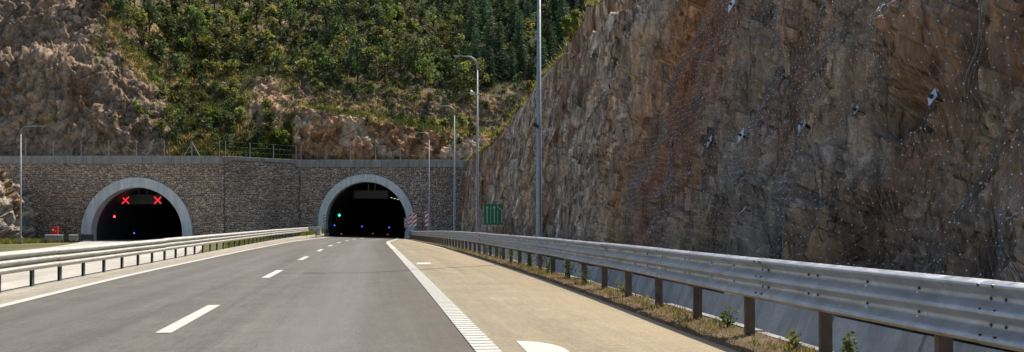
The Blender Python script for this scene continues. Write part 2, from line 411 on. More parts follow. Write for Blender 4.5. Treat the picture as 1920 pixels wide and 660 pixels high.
# ------------------------------------------------------------------ ground and roads
gx = np.unique(np.concatenate([np.linspace(-600, -80, 14), np.linspace(-80, 30, 90), np.linspace(30, 600, 14)]))
gy = np.unique(np.concatenate([np.linspace(-300, -20, 8), np.linspace(-20, 125, 100), np.linspace(125, 700, 14)]))
GX, GY = np.meshgrid(gx, gy, indexing='ij'); gxf, gyf = GX.ravel(), GY.ravel(); yc = np.clip(gyf, -25, 125)
gz = np.where(gxf > (x_left(yc) + x_far(yc)) / 2 - 2, z_mid(yc) - 0.22, z_far(yc) - 0.12)
gz = np.where(gxf < x_left(yc) - 0.9, np.minimum(gz, z_far(yc) - 0.12), gz)
gz = np.where(gxf > x_rail(yc) - 1.0, zr(x_rail(yc), yc) - 0.9, gz)
gp = np.stack([gxf, gyf, gz], 1)
gn = fbm(gp * 0.12, 4, 3); gc = mixc(np.tile([0.10, 0.105, 0.035], (len(gp), 1)), (0.20, 0.16, 0.09), sstep(-0.3, 0.4, gn))
tag(link('ground', np_mesh('ground', gp, grid_faces(len(gx), len(gy)), gc), M['ground']), kind='structure')

road = strip('road', lambda y: x_left(y) - 0.12, lambda y: x_right(y) + 0.02, -20, 205, 1.0, 0.0, M['asphalt'], nx=8)
tag(road, kind='structure')
def w_line(f, w): return (lambda y: f(y) - w / 2), (lambda y: f(y) + w / 2)
a, b_ = w_line(x_left, 0.20); strip('edge_line', a, b_, -15, 118, 0.5, 0.006, M['paint'], road)
a, b_ = w_line(x_right, 0.27); strip('edge_line', a, b_, -15, 118, 0.5, 0.008, M['paint'], road)
for k in range(-2, 10):
    y0 = 12.0 + 11.93 * k; a, b_ = w_line(x_mid, 0.20)
    strip('lane_dash', a, b_, y0, y0 + 4.0, 0.5, 0.006, M['paint'], road)
rb = MB()                                                   # raised ribs of the profiled edge line
for k in range(190):
    y = 7.0 + 0.25 * k; x = float(x_right(y)); rb.box((x, y, float(zr(x, y)) + 0.0115), (0.265, 0.17, 0.005), 0.14)
tag(rb.build('line_ribs', M['paint'], road), kind='stuff')

x_sh = lambda y: x_rail(y) - 0.52
shoulder = strip('shoulder', lambda y: x_right(y) + 0.02, x_sh, -20, 118, 1.0, 0.001, M['shoulder'], nx=5)
tag(shoulder, kind='structure')
strip('edge_line', lambda y: x_rail(y) - 0.80, lambda y: x_rail(y) - 0.66, 52, 116, 0.5, 0.007, M['paint'], shoulder)
# short bar and the rounded head of a painted symbol on the shoulder
def flat_poly(name, pts, dz, mat_, parent):
    me = bpy.data.meshes.new(name); me.from_pydata([(x, y, float(zr(x, y)) + dz) for x, y in pts], [], [tuple(range(len(pts)))]); me.update()
    return link(name, me, mat_, parent)
flat_poly('painted_bar', [(-3.10, 32.0), (-2.62, 32.0), (-2.78, 33.5), (-3.22, 33.5)], 0.006, M['paint'], shoulder)
sym = [(0.045, 11.18), (0.30, 9.0), (0.62, 8.2), (0.60, 10.0)] + [(0.045 + 0.55 * math.sin(t), 10.15 + 1.03 * math.cos(t)) for t in np.linspace(1.45, 0.12, 9)]
flat_poly('painted_symbol', sym, 0.006, M['paint'], shoulder)

median = strip('median_strip', lambda y: x_left(y) - 0.75, lambda y: x_left(y) - 0.12, -20, 118, 1.0, 0.002, M['strip'], nx=2)
tag(median, kind='structure')
ys = np.arange(-20, 118, 1.0); prof = [(-1.16, None, -0.5), (-1.16, 0, 0.0), (-0.72, 0, 0.0), (-0.72, None, -0.3)]
V = []
for y in ys:
    z = float(zmed(y)) + 0.015
    for (d, k, dz) in prof: V.append((float(x_left(y)) + d, y, z + dz))
tag(link('median_kerb', np_mesh('median_kerb', V, grid_faces(len(ys), 4, True), uv=np.stack([np.tile([0, .2, 1.2, 1.4], len(ys)), np.repeat(ys, 4)], 1)), M['strip']), kind='structure')

x_fr = lambda y: np.minimum(x_far(y) + 5.2, x_left(y) - 1.3)
far_road = strip('far_road', lambda y: x_far(y) - 6.2, x_fr, -20, 205, 1.5, 0.0, M['far_road'], nx=4, zf=lambda x, y: z_far(y), uref=x_far)
tag(far_road, kind='structure')
strip('edge_line', lambda y: x_far(y) - 4.35, lambda y: x_far(y) - 4.1, -10, 112, 1.0, 0.006, M['paint'], far_road, zf=lambda x, y: z_far(y), uref=x_far)
for k in range(10):
    y0 = 4 + 12 * k
    strip('lane_dash', lambda y: x_far(y) - 0.1, lambda y: x_far(y) + 0.1, y0, y0 + 4, 1.0, 0.006, M['paint'], far_road, zf=lambda x, y: z_far(y), uref=x_far)

# verge under the right rail, ditch behind it, soil shelf to the cliff foot
ys = np.unique(np.concatenate([np.arange(-12, 4, 0.5), np.arange(4, 40, 0.1), np.arange(40, 117, 0.5)]))
dl = np.linspace(-0.55, 0.33, 14)
YY = np.repeat(ys, len(dl)); DD = np.tile(dl, len(ys)); XX = x_rail(YY) + DD
pn = np.stack([XX, YY, 0 * XX], 1); n1 = fbm(pn * 2.2, 5, 21); n2 = fbm(pn * 0.6, 3, 29)
edge = sstep(-0.55, -0.40, DD + 0.07 * n1)
ZZ = zr(XX, YY) - 0.02 + edge * (0.035 + 0.03 * n1) + 0.02 * n2
vc = mixc(np.tile([0.15, 0.098, 0.055], (len(pn), 1)), (0.10, 0.105, 0.035), sstep(-0.15, 0.35, n2 + 0.4 * n1) * sstep(-0.35, -0.1, DD))
vc = mixc(vc, (0.25, 0.19, 0.12), 0.5 * sstep(0.1, 0.5, n1))
verge = link('verge', np_mesh('verge', np.stack([XX, YY, ZZ], 1), grid_faces(len(ys), len(dl), True), vc, smooth=True), M['soil'])
tag(verge, kind='structure')

ditch = tag(empty('drainage_ditch', (float(x_rail(20)) + 0.8, 20, -0.3)), kind='structure')
dprof = [(0.30, -0.3), (0.30, 0.015), (0.42, 0.015), (0.62, -0.42), (1.02, -0.42), (1.26, 0.20), (1.42, 0.20), (1.42, -0.2)]
y = -8.0; di = 0
while y < 112:
    L = 2.0 if y < 60 else 4.0
    mb = MB(); jz = random.uniform(-0.02, 0.02); jx = random.uniform(-0.02, 0.02)
    y0, y1 = y + 0.012, y + L - 0.012
    pr = [(d, z) for d, z in dprof] + [(1.42, -0.6), (0.30, -0.6)]
    pa = lambda d, z, q=y0: (float(x_rail(q)) + d + jx, q, float(zrail(q)) + z + jz)
    pb = lambda d, z, q=y1: (float(x_rail(q)) + d + jx, q, float(zrail(q)) + z + jz)
    o = mb.prism(pr, pa, pb).build('ditch_segment', M['ditch'], ditch); o.matrix_parent_inverse = Matrix.Translation(-ditch.location)
    y += L
off_base = curve([-20, 20, 42, 65, 82, 100, 118, 130], [3.0, 3.1, 4.3, 6.1, 6.7, 6.0, 5.9, 6.5], 6)
dl = np.linspace(1.70, 3.9, 10); YY = np.repeat(ys, 10); TT = np.tile(np.linspace(0, 1, 10), len(ys))
XX = x_rail(YY) + 1.27 + TT * (off_base(YY) - 0.5); pn = np.stack([XX, YY, 0 * XX], 1)
n1 = fbm(pn * 1.7, 5, 33); ZZ = zrail(YY) + 0.235 + 0.15 * TT + 0.10 * n1 * sstep(0, .2, TT)
vc = mixc(np.tile([0.085, 0.07, 0.045], (len(pn), 1)), (0.05, 0.06, 0.02), sstep(-0.2, 0.3, fbm(pn * 0.9, 4, 35)))
tag(link('cliff_foot_soil', np_mesh('cliff_foot_soil', np.stack([XX, YY, ZZ], 1), grid_faces(len(ys), 10, True), vc, smooth=True), M['soil']), kind='structure')

# ------------------------------------------------------------------ right-hand rock cut
cy = np.concatenate([np.arange(-14, 3, 0.25), 3 * np.exp(np.arange(0, 3.72, 0.0047))]); cy = cy[cy < 122.5]
nt_ = 340; tt = np.linspace(0, 1, nt_) ** 1.35
crest_f = curve([-20, 8, 12, 20, 30, 45, 60, 72, 82, 88, 100, 112, 118, 125], [5.5, 5.5, 6.0, 7.4, 9.6, 12.8, 16.0, 17.7, 15.6, 14.0, 10.6, 9.4, 8.9, 8.6], 3)
lean_f = curve([-20, 80, 100, 118, 125], [0.26, 0.26, 0.24, 0.10, 0.05], 6)
def x_base(y): return x_rail(y) + off_base(y)
CYg, TTg = np.meshgrid(cy, tt, indexing='ij'); Yc = CYg.ravel(); Zl = (TTg * crest_f(CYg) * (1 + 0.05 * fbm(np.stack([cy * 0.25, 0 * cy, 0 * cy], 1), 4, 39))[:, None]).ravel(); Tc = TTg.ravel()
cn = np.array([-0.92, -0.15, 0.36])
def cliff_base(Y, Zr): return np.stack([x_base(Y) + lean_f(Y) * Zr, Y, zrail(Y) - 0.1 + Zr], 1)
P0 = cliff_base(Yc, Zl)
rough = 1 - sstep(34, 50, Yc + 3 * fbm(P0 * 0.15, 3, 40))         # the near part is broken, the far part pre-split and ribbed
sc1 = P0 * np.array([0.40, 0.40, 0.085])
big = fbm(sc1 * 0.55, 4, 41)
fa1, id1, _ = facets(sc1 * 1.15 + 0.5 * np.stack([fbm(P0 * .3, 3, 60), fbm(P0 * .3, 3, 61), fbm(P0 * .3, 3, 62)], 1), 43)
fa2, id2, _ = facets(P0 * np.array([1.1, 1.1, 0.30]) + 0.30 * np.stack([fbm(P0 * .9, 3, 63), fbm(P0 * .9, 3, 64), fbm(P0 * .9, 3, 65)], 1), 47)
fa3, id3, _ = facets(P0 * np.array([2.9, 2.9, 1.0]), 51)
ribp = np.stack([0 * Yc, Yc * 1.15 - 0.06 * Zl + 0.5 * fbm(P0 * 0.25, 3, 55), Zl * 0.10], 1)
rib = 1 - np.abs(fbm(ribp, 3, 57)) * 2
slab = np.floor((Yc * 0.115 + Zl * 0.045 + 0.5 * fbm(P0 * 0.12, 2, 59)))
slab_r = _h(slab.astype(np.int64), (slab * 0).astype(np.int64), (slab * 0).astype(np.int64), 3) - 0.5
dip = Yc - 0.06 * Zl + 0.35 * fbm(P0 * 0.3, 3, 68)
fr1, rid1, _ = facets(np.stack([0 * Yc, dip * 0.55, Zl * 0.085 + 7], 1), 72); fr2, rid2, _ = facets(np.stack([0 * Yc, dip * 1.8, Zl * 0.13], 1), 73); fr3, rid3, _ = facets(np.stack([0 * Yc, dip * 5.0, Zl * 0.34], 1), 74)
ribf = fbm(np.stack([0 * Yc, dip * 3.0, Zl * 0.16], 1), 4, 58)
fa4, id4, _ = facets(P0 * np.array([6.5, 6.5, 3.6]), 53)
ridge = 1 - 2 * np.abs(fbm(P0 * np.array([0.8, 0.8, 0.45]) + 0.4 * big[:, None], 4, 67))
D = 0.35 * big + rough * (0.62 * fa1 + 0.52 * fa2 + 0.28 * fa3 + 0.12 * fa4 + 0.20 * ridge + 0.16 * fr2) + (1 - rough) * (0.16 * fa1 + 0.14 * fa2 + 0.06 * fa3 + 0.04 * fa4 + 0.60 * fr1 + 0.55 * fr2 + 0.28 * fr3 + 0.18 * rib + 0.22 * ribf) + 0.09 * fbm(P0 * 3.1, 5, 66, 0.65)
zl_f = 8.0 + 0.075 * Yc + 0.7 * fbm(P0 * 0.5, 3, 70)
D -= 1.9 * sstep(zl_f, zl_f + 0.7, Zl) * sstep(38, 44, Yc) * (1 - sstep(78, 92, Yc))
def blob(y, z, ry, rz): return np.exp(-(((Yc - y) / ry) ** 2 + ((Zl - z) / rz) ** 2))
D -= 1.7 * sstep(0.45, 0.70, blob(15.6, 3.15, 1.05, 0.42) + 0.18 * fbm(P0 * 1.6, 3, 71)) ; D += 0.45 * blob(15.2, 4.2, 1.3, 0.5) - 0.25 * blob(15.2, 2.2, 2, .6)
D *= sstep(-0.1, 0.9, Zl) * 0.8 + 0.2
D *= 1 - 0.55 * sstep(108, 118, Yc)
D *= 1 - 0.75 * sstep(0.82, 1.0, Tc) * sstep(45, 60, Yc)
P = P0 + D[:, None] * cn
# rock colours: grey limestone, tan and rust bands, dark red seams
nA = fbm(P0 * 0.22, 4, 80); nB = fbm(P0 * np.array([0.5, 0.5, 0.16]), 4, 81); nC = fbm(P0 * 0.9, 4, 82); nD = fbm(P0 * 0.35 + 50, 4, 83)
C = np.tile([0.25, 0.225, 0.20], (len(P), 1))
C = mixc(C, (0.34, 0.265, 0.185), sstep(-0.1, 0.35, nA))
C = mixc(C, (0.36, 0.345, 0.32), 0.85 * sstep(0.05, 0.4, nD) * sstep(-0.4, 0.3, nC))
C = mixc(C, (0.17, 0.115, 0.085), 0.75 * sstep(0.05, 0.4, nB))
bandr = np.exp(-((Yc - 29.5 + 0.35 * (Zl - 4) + 2.0 * nA) / 3.6) ** 2)
C = mixc(C, (0.29, 0.125, 0.055), np.clip(1.1 * bandr * (0.65 + 0.6 * nC), 0, 0.92))
C = mixc(C, (0.275, 0.205, 0.145), 0.65 * rough * sstep(-0.2, 0.3, fbm(P0 * 0.28 + 9, 4, 84)))
C = mixc(C, (0.31, 0.17, 0.095), 0.45 * rough * sstep(0.2, 0.5, fbm(P0 * 0.45 + 19, 4, 85)))
C = mixc(C, (0.30, 0.30, 0.295), 0.75 * rough * sstep(0.0, 0.3, fbm(P0 * 0.3 + 77, 4, 86)))
C = mixc(C, (0.36, 0.34, 0.315), 0.7 * np.exp(-((Yc - 40 + 0.3 * (Zl - 5) + 3 * nA) / 4.5) ** 2) * sstep(-0.25, 0.15, nD + 0.3 * nC))
C = mixc(C, (0.33, 0.20, 0.10), 0.7 * np.exp(-((Yc - 33.5 + 0.3 * (Zl - 6) + 2.5 * nB) / 2.4) ** 2))
C = mixc(C, (0.20, 0.10, 0.075), 0.35 * rough * sstep(0.1, 0.4, fbm(P0 * np.array([0.4, 0.4, 0.25]) + 31, 4, 87)))
C *= (1 + rough * (0.5 * (id2 - .5) + 0.35 * (id1 - .5) + 0.35 * (id3 - .5) + 0.2 * (id4 - .5)))[:, None]
C *= (1 + (1 - rough) * (np.clip(0.6 * ribf, -0.4, 0.3) + 0.36 * (rid2 - 0.5) + 0.24 * (rid3 - 0.5)))[:, None]
C = mixc(C, (0.20, 0.12, 0.085), (1 - rough) * 0.6 * sstep(0.62, 0.9, rid1)); C = mixc(C, (0.35, 0.34, 0.32), (1 - rough) * 0.5 * sstep(0.45, 0.1, rid1) if False else (1 - rough) * 0.5 * (1 - sstep(0.1, 0.4, rid1)))
C = mixc(C, (0.27, 0.115, 0.05), np.clip(np.exp(-((Yc - 29.0 + 0.45 * (Zl - 4) + 1.6 * nA) / 2.5) ** 2) * (0.72 + 0.5 * nC), 0, 0.88))
C = np.clip(C * np.array([1.70, 1.44, 1.19]), 0.02, 2.0); C = C / np.maximum(1, C.max(1, keepdims=True) / 0.52)
grassy = sstep(0.6, 1.0, np.exp(-((Zl - zl_f - 0.5) / 0.6) ** 2)) * sstep(38, 44, Yc) * (1 - sstep(78, 92, Yc)) * sstep(-0.2, 0.2, nC)
C = mixc(C, (0.36, 0.28, 0.16), 0.7 * grassy)
cface = grid_faces(len(cy), nt_)
# strip of hill top behind the crest
top = P.reshape(len(cy), nt_, 3)[:, -1]; ext = [(0, 0, 0)] + [(d, 0, 0.55 * d) for d in (1, 2.5, 5, 9, 15, 25, 45, 90)]
VT = np.concatenate([top + np.array(e) + (np.stack([0 * cy, 0 * cy, 0.5 * fbm(np.stack([cy * .5, cy * 0 + e[0], cy * 0], 1), 3, 90)], 1) if e[0] else 0) for e in ext]).reshape(len(ext), len(cy), 3).transpose(1, 0, 2).reshape(-1, 3)
cliff = link('rock_cliff', np_mesh('rock_cliff', P, cface, np.concatenate([C, np.clip(1.0 * (1 - rough) + 0.35, 0, 1)[:, None]], 1)), M['rock']); tag(cliff, kind='structure')
tcol = mixc(np.tile([0.085, 0.08, 0.035], (len(VT), 1)), (0.2, 0.17, 0.09), sstep(-.2, .3, fbm(VT * .3, 3, 91)))
tag(link('cliff_top', np_mesh('cliff_top', VT, grid_faces(len(cy), len(ext)), tcol, smooth=True), M['ground']), kind='structure')
bvh_cliff = BVHTree.FromPolygons([tuple(v) for v in P], [tuple(f) for f in cface])

def pix_dir(x, y): return Vector(((x - 960) / F, 1.0, (HOR - y) / F))
def hit(bvh, x, y):
    r = bvh.ray_cast(Vector((0, 0, EYE)), pix_dir(x, y).normalized()); return r[0], r[1]

for k in range(46):                                        # fallen stones at the cliff foot and in the ditch
    yk = 6 + 34 * random.random() ** 1.3; r = random.uniform(0.04, 0.16); dk = random.uniform(1.55, 2.9); bm = bmesh.new(); bmesh.ops.create_icosphere(bm, subdivisions=1, radius=r)
    for v in bm.verts: v.co = Vector((v.co.x * random.uniform(.7, 1.2), v.co.y * random.uniform(.7, 1.3), v.co.z * random.uniform(.5, .9)))
    me = bpy.data.meshes.new('fallen_stone'); bm.to_mesh(me); bm.free(); cc = random.choice([(0.34, 0.30, 0.25), (0.28, 0.2, 0.14), (0.4, 0.38, 0.35)])
    a_ = me.color_attributes.new('col', 'FLOAT_COLOR', 'POINT'); a_.data.foreach_set('color', np.tile([*cc, 1], len(me.vertices)).astype(np.float32))
    o = link('fallen_stone', me, M['soil']); o.location = (float(x_rail(yk)) + dk, yk, float(zrail(yk)) + 0.22 + r * .3)
    tag(o, 'small fallen stone lying behind the ditch at the cliff foot', 'stone', 'fallen stones at the cliff foot')

# ------------------------------------------------------------------ tunnel wall, portals
WL, WR, WTOP = 111.0, 118.0, 8.70
AL = dict(x=-42.1, y=WL, zc=0.04, ro=6.24, ri=5.12)
AR = dict(x=-17.4, y=WR, zc=1.23, ro=5.75, ri=4.82)
def g_wall(x): return -1.3
def inside_arch(A, x, z, r):
    return np.where(z > A['zc'], (x - A['x']) ** 2 + (z - A['zc']) ** 2 < r * r, np.abs(x - A['x']) < r)

wall = tag(empty('tunnel_wall', (-30, 113, -0.7)), 'long rubble stone retaining wall with concrete coping around both tunnel mouths', 'wall')
def chi(o, par): o.matrix_parent_inverse = Matrix.Translation(-par.location); return o
segs = [(Vector((-58, WL, 0)), Vector((-32.4, WL, 0)), AL), (Vector((-32.4, WL, 0)), Vector((-25.5, WR, 0)), None), (Vector((-25.5, WR, 0)), Vector((-3.5, WR, 0)), AR)]
def coping_bottom(si, t):
    if si != 1: return WTOP - 0.88
    return WTOP - 0.88 + 0.44 * float(sstep(0.0, 0.12, np.array(t)) * (1 - sstep(0.86, 1.0, np.array(t))))
SV, SF, SC = [], [], []
for si, (a, b_, A) in enumerate(segs):
    d = (b_ - a); L = d.length; d.normalize(); nrm = Vector((d.y, -d.x, 0))        # towards the camera side
    # mortar backing, with the arch left open
    xs = np.linspace(0, L, int(L / 0.12) + 1); mb = MB(); vs, fs = [], []
    for i, s in enumerate(xs):
        p = a + d * s; zb = -1.4
        if A and abs(p.x - A['x']) < A['ri'] + 0.35: zb = A['zc'] + math.sqrt(max(0, (A['ri'] + 0.35) ** 2 - (p.x - A['x']) ** 2))
        zt = WTOP - 0.3
        vs += [tuple(p + Vector((0, 0, zb))), tuple(p + Vector((0, 0, zt)))]
        vs += [tuple(p - nrm * 0.8 + Vector((0, 0, zb))), tuple(p - nrm * 0.8 + Vector((0, 0, zt)))]
        if i: k = 4 * i; fs += [(k - 4, k, k + 1, k - 3), (k - 2, k - 1, k + 3, k + 2), (k - 3, k + 1, k + 3, k - 1), (k - 4, k - 2, k + 2, k)]
    mb.add(vs, fs); chi(mb.build('wall_core', M['mortar'], wall), wall)
    # rubble stones
    z = -1.2; row = 0
    while z < WTOP - 0.45:
        h = random.uniform(0.16, 0.25); s = random.uniform(0, 0.3)
        while s < L - 0.1:
            w = min(random.uniform(0.16, 0.38), L - s)
            cxy = a + d * (s + w / 2); zc_ = z + h / 2
            ok = zc_ + h / 2 < coping_bottom(si, (s + w / 2) / L) + 0.25
            if A and bool(inside_arch(A, np.array(cxy.x), np.array(zc_), A['ro'] - 0.15)): ok = False
            if ok and w > 0.12:
                jz = random.uniform(-0.05, 0.05); pr = random.uniform(0.05, 0.13); k = len(SV)
                g = 0.015; q = [(s + g, z + g), (s + w - g, z + g), (s + w - g, z + h - g), (s + g, z + h - g)]
                q = [(u + random.uniform(-.03, .03), v + jz + random.uniform(-.035, .035)) for u, v in q]
                mu = sum(u for u, v in q) / 4; mv = sum(v for u, v in q) / 4; f_ = random.uniform(0.68, 0.85)
                for (u, v) in q: SV.append(tuple(a + d * u + nrm * -0.02 + Vector((0, 0, v))))
                for (u, v) in q: SV.append(tuple(a + d * (mu + (u - mu) * f_) + nrm * (pr + random.uniform(-.03, .03)) + Vector((0, 0, mv + (v - mv) * f_))))
                SF += [(k + 4, k + 5, k + 6, k + 7), (k, k + 1, k + 5, k + 4), (k + 1, k + 2, k + 6, k + 5), (k + 2, k + 3, k + 7, k + 6), (k + 3, k, k + 4, k + 7)]
                base = random.choice([(0.27, 0.235, 0.19), (0.24, 0.225, 0.205), (0.31, 0.275, 0.225), (0.22, 0.17, 0.13), (0.27, 0.26, 0.25), (0.34, 0.31, 0.27)])
                if si == 0: base = tuple(c * k2 for c, k2 in zip(base, (1.05, 0.97, 0.9)))
                m_ = random.uniform(0.75, 1.3); SC += [tuple(c * m_ * q for c, q in zip(base, (1.52, 1.38, 1.28)))] * 8
            s += w
        z += h * 0.97; row += 1
SVa = np.array(SV); SCa = np.array(SC) * np.clip(1 + 0.45 * fbm(SVa * np.array([.16, .16, .10]), 4, 160) + 0.25 * fbm(SVa * np.array([.7, .7, .12]), 3, 161), .5, 1.5)[:, None]
st = link('stonework', np_mesh('stonework', SV, SF, SCa), M['stone'], wall); tag(chi(st, wall), kind='stuff')
# coping slabs
for si, (a, b_, A) in enumerate(segs):
    d = (b_ - a); L = d.length; d.normalize(); nrm = Vector((d.y, -d.x, 0))
    cuts = list(np.arange(0, L, 3.3)) + [L] if si != 1 else [0, 1.2, 4.9, 8.5, L]
    if len(cuts) > 2 and cuts[-1] - cuts[-2] < 1: cuts.pop(-2)
    for c0, c1 in zip(cuts[:-1], cuts[1:]):
        mb = MB(); dz = random.uniform(-0.01, 0.01); n = 6 if si == 1 else 1; dd = random.uniform(0, 0.012)
        vs, fs = [], []
        for i in range(n + 1):
            s = c0 + 0.012 + (c1 - c0 - 0.024) * i / n; zb = coping_bottom(si, s / L); p = a + d * s
            for (o_, z_) in ((0.20 + dd, zb), (0.20 + dd, WTOP + dz), (-0.9, WTOP + dz), (-0.9, zb)): vs.append(tuple(p + nrm * o_ + Vector((0, 0, z_))))
            if i: k = 4 * i; fs += [(k - 4 + j, k - 4 + (j + 1) % 4, k + (j + 1) % 4, k + j) for j in range(4)]
        fs += [(0, 3, 2, 1), tuple(4 * n + j for j in range(4))]
        mb.add(vs, fs); chi(bevel(mb.build('coping_slab', M['coping'], wall), 0.03), wall)

def portal(A, label, depth):
    t = tag(empty('tunnel_portal', (A['x'], A['y'], -0.7)), label, 'tunnel')
    n = 64; zb = -1.3
    def arch(r):
        pts = [(r, zb - A['zc'])] + [(r * math.cos(w), r * math.sin(w)) for w in np.linspace(0, math.pi, n + 1)] + [(-r, zb - A['zc'])]
        return [(A['x'] + u, A['zc'] + v) for u, v in pts]
    o_, i_ = arch(A['ro']), arch(A['ri']); vs, fs = [], []
    for (ox, oz), (ix, iz) in zip(o_, i_):
        vs += [(ox, A['y'] - 0.42, oz), (ix, A['y'] - 0.42, iz), (ix, A['y'] + 1.2, iz), (ox, A['y'] + 0.1, oz)]
    for k in range(len(o_) - 1):
        for j in range(4): fs.append((4 * k + j, 4 * k + (j + 1) % 4, 4 * k + 4 + (j + 1) % 4, 4 * k + 4 + j))
    r = MB().add(vs, fs).build('arch_ring', M['ring'], t); chi(bevel(r, 0.05), t)
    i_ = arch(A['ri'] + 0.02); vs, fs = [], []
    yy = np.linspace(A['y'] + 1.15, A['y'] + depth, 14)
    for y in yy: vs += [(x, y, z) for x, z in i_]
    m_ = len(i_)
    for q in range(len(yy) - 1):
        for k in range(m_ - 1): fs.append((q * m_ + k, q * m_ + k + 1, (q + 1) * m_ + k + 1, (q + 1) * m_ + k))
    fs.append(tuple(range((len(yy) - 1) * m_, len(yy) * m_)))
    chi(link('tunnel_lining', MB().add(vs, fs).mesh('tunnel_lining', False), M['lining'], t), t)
    for x in (690.5, 703) if A is AR else (): pass
    return t
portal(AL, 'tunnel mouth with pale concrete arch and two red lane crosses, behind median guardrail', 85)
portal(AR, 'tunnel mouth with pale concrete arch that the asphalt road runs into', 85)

# ------------------------------------------------------------------ things in the tunnels
def at(x, y, Y): return Vector(((x - 960) / F * Y, Y, EYE + (HOR - y) / F * Y))
def box_sign(name, x0, y0, x1, y1, Y, label, cat, mat_, rods, roof):
    p0, p1 = at(x0, y0, Y), at(x1, y1, Y); c = (p0 + p1) / 2; w, h = abs(p1.x - p0.x), abs(p0.z - p1.z)
    t = tag(empty(name, (c.x, Y, c.z)), label, cat)
    chi(bevel(MB().box((c.x, Y + 0.15, c.z), (w, 0.3, h)).build('housing', mat_, t), 0.02), t)
    mb = MB(); e = 0.05
    mb.box((c.x, Y - 0.03, c.z + h / 2 - e / 2), (w, 0.05, e)); mb.box((c.x, Y - 0.03, c.z - h / 2 + e / 2), (w, 0.05, e))
    mb.box((c.x - w / 2 + e / 2, Y - 0.03, c.z), (e, 0.05, h - 2.2 * e)); mb.box((c.x + w / 2 - e / 2, Y - 0.03, c.z), (e, 0.05, h - 2.2 * e))
    chi(mb.build('rim', M['panel'], t), t)
    for rx in rods:
        q = at(rx, y0, Y); chi(MB().tube([(q.x, Y + 0.15, c.z + h / 2), (q.x, Y + 0.15, roof)], 0.05, 6).build('hanger_rod', M['lamp'], t), t)
    return t, c, w, h
tL, c, w, h = box_sign('lane_signal_board', 228, 365, 303, 383, 115.0, 'dark lane signal board with two glowing red crosses in a tunnel mouth', 'signal', M['panel'], (259.5, 275), 5.1)
for px in (235.5, 296):
    p = at(px, 375.5, 115.0); mb = MB()
    for sg in (-1, 1):
        for q in range(-3, 4):
            if q == 0 and sg == 1: continue
            mb.box((p.x + q * 0.115, 114.955, p.z + sg * q * 0.115), (0.10, 0.03, 0.10))
    chi(mb.build('red_cross', M['em_x'], tL), tL)
box_sign('message_board', 663, 357, 728, 372, 121.0, 'unlit grey message board hung in the mouth of the open tunnel', 'sign', M['panel'], (690.5, 703), 5.9)
def signal(name, x, y, Y, em, label, wallx):
    p = at(x, y, Y); t = tag(empty(name, p), label, 'traffic light')
    chi(bevel(MB().box((p.x, Y + 0.14, p.z + 0.32), (0.34, 0.22, 0.98)).build('housing', M['black'], t), 0.03), t)
    for k, e in enumerate((None, None, em)):
        z = p.z + 0.62 - 0.31 * k
        mb = MB().tube([(p.x, Y + 0.035, z), (p.x, Y - 0.005, z)], 0.115, 14)
        chi(mb.build('lens', e or M['black'], t), t)
        vis = [(p.x + 0.13 * math.cos(w), Y + 0.03, z + 0.13 * math.sin(w)) for w in np.linspace(-0.4, math.pi + 0.4, 12)]
        vs = vis + [(a_, b_ - 0.14, c_) for a_, b_, c_ in vis]; chi(MB().add(vs, [(i, i + 1, i + 13, i + 12) for i in range(11)]).build('visor', M['black'], t), t)
    chi(MB().tube([(p.x, Y + 0.25, p.z + 0.3), (wallx, Y + 0.25, p.z + 0.3)], 0.04, 6).build('bracket', M['black'], t), t)
signal('traffic_light', 214.5, 406, 113.6, M['em_red'], 'red traffic light on the side wall of the tunnel closed by red crosses', -46.3)
signal('traffic_light', 636, 403.5, 121.0, M['em_green'], 'green traffic light on the side wall of the open tunnel', -21.9)
GB = 'blue marker lamps in the tunnels'
for (x, y, Y, lab) in ((627, 422.5, 121.6, 'small blue marker lamp nearest the green traffic light'), (678.5, 424.5, 132, 'small blue marker lamp in the middle of the open tunnel'),
                       (729.5, 426.5, 126, 'small blue marker lamp nearest the striped marker boards'), (251, 437, 116, 'small blue marker lamp deep in the tunnel with red crosses')):
    p = at(x, y, Y); t = tag(empty('marker_lamp', p), lab, 'lamp', GB)
    chi(MB().tube([p + Vector((0, 0.1, 0)), p], [0.085, 0.07], 10).build('lens', M['em_blue'], t), t)
    chi(MB().tube([(p.x, Y + 0.1, -1.2), (p.x, Y + 0.1, p.z), (p.x, Y + 0.16, p.z + 0.15)], 0.05, 6).build('stem', M['black'], t), t)
for (x, y, Y, lab) in ((640, 439.5, 121, 'dim red road stud at the foot of the tunnel wall under the green light'), (699, 438.5, 135, 'dim red road stud in the middle of the open tunnel floor'), (727, 438, 130, 'dim red road stud on the right of the open tunnel floor')):
    p = at(x, y, Y); p.z = float(zr(p.x, Y)) + 0.3; t = tag(empty('road_stud', p), lab, 'road stud', 'road studs in the open tunnel')
    chi(MB().box(p, (0.14, 0.1, 0.12)).build('lens', M['em_amber'], t), t); chi(MB().tube([(p.x, Y, p.z - 0.5), (p.x, Y, p.z - 0.06)], 0.04, 6).build('stem', M['black'], t), t)
for k in range(5):
    p = at(734 + 6 * k, 370.5 + 1.6 * k, 126 + 1.5 * k)
    t = tag(empty('tunnel_light', p), 'pale luminaire in the row along the tunnel roof beside the message board', 'lamp', 'luminaires in the open tunnel')
    chi(MB().box(p + Vector((0, 0, 0.06)), (0.30, 0.5, 0.10), 0.2).build('housing', M['lamp'], t), t); chi(MB().box(p - Vector((0, 0, 0.01)), (0.22, 0.42, 0.05), 0.2).build('diffuser', M['em_white'], t), t)
    chi(MB().tube([p + Vector((0, 0, 0.1)), p + Vector((0.25, 0, 1.3))], 0.02, 5).build('hanger_rod', M['lamp'], t), t)

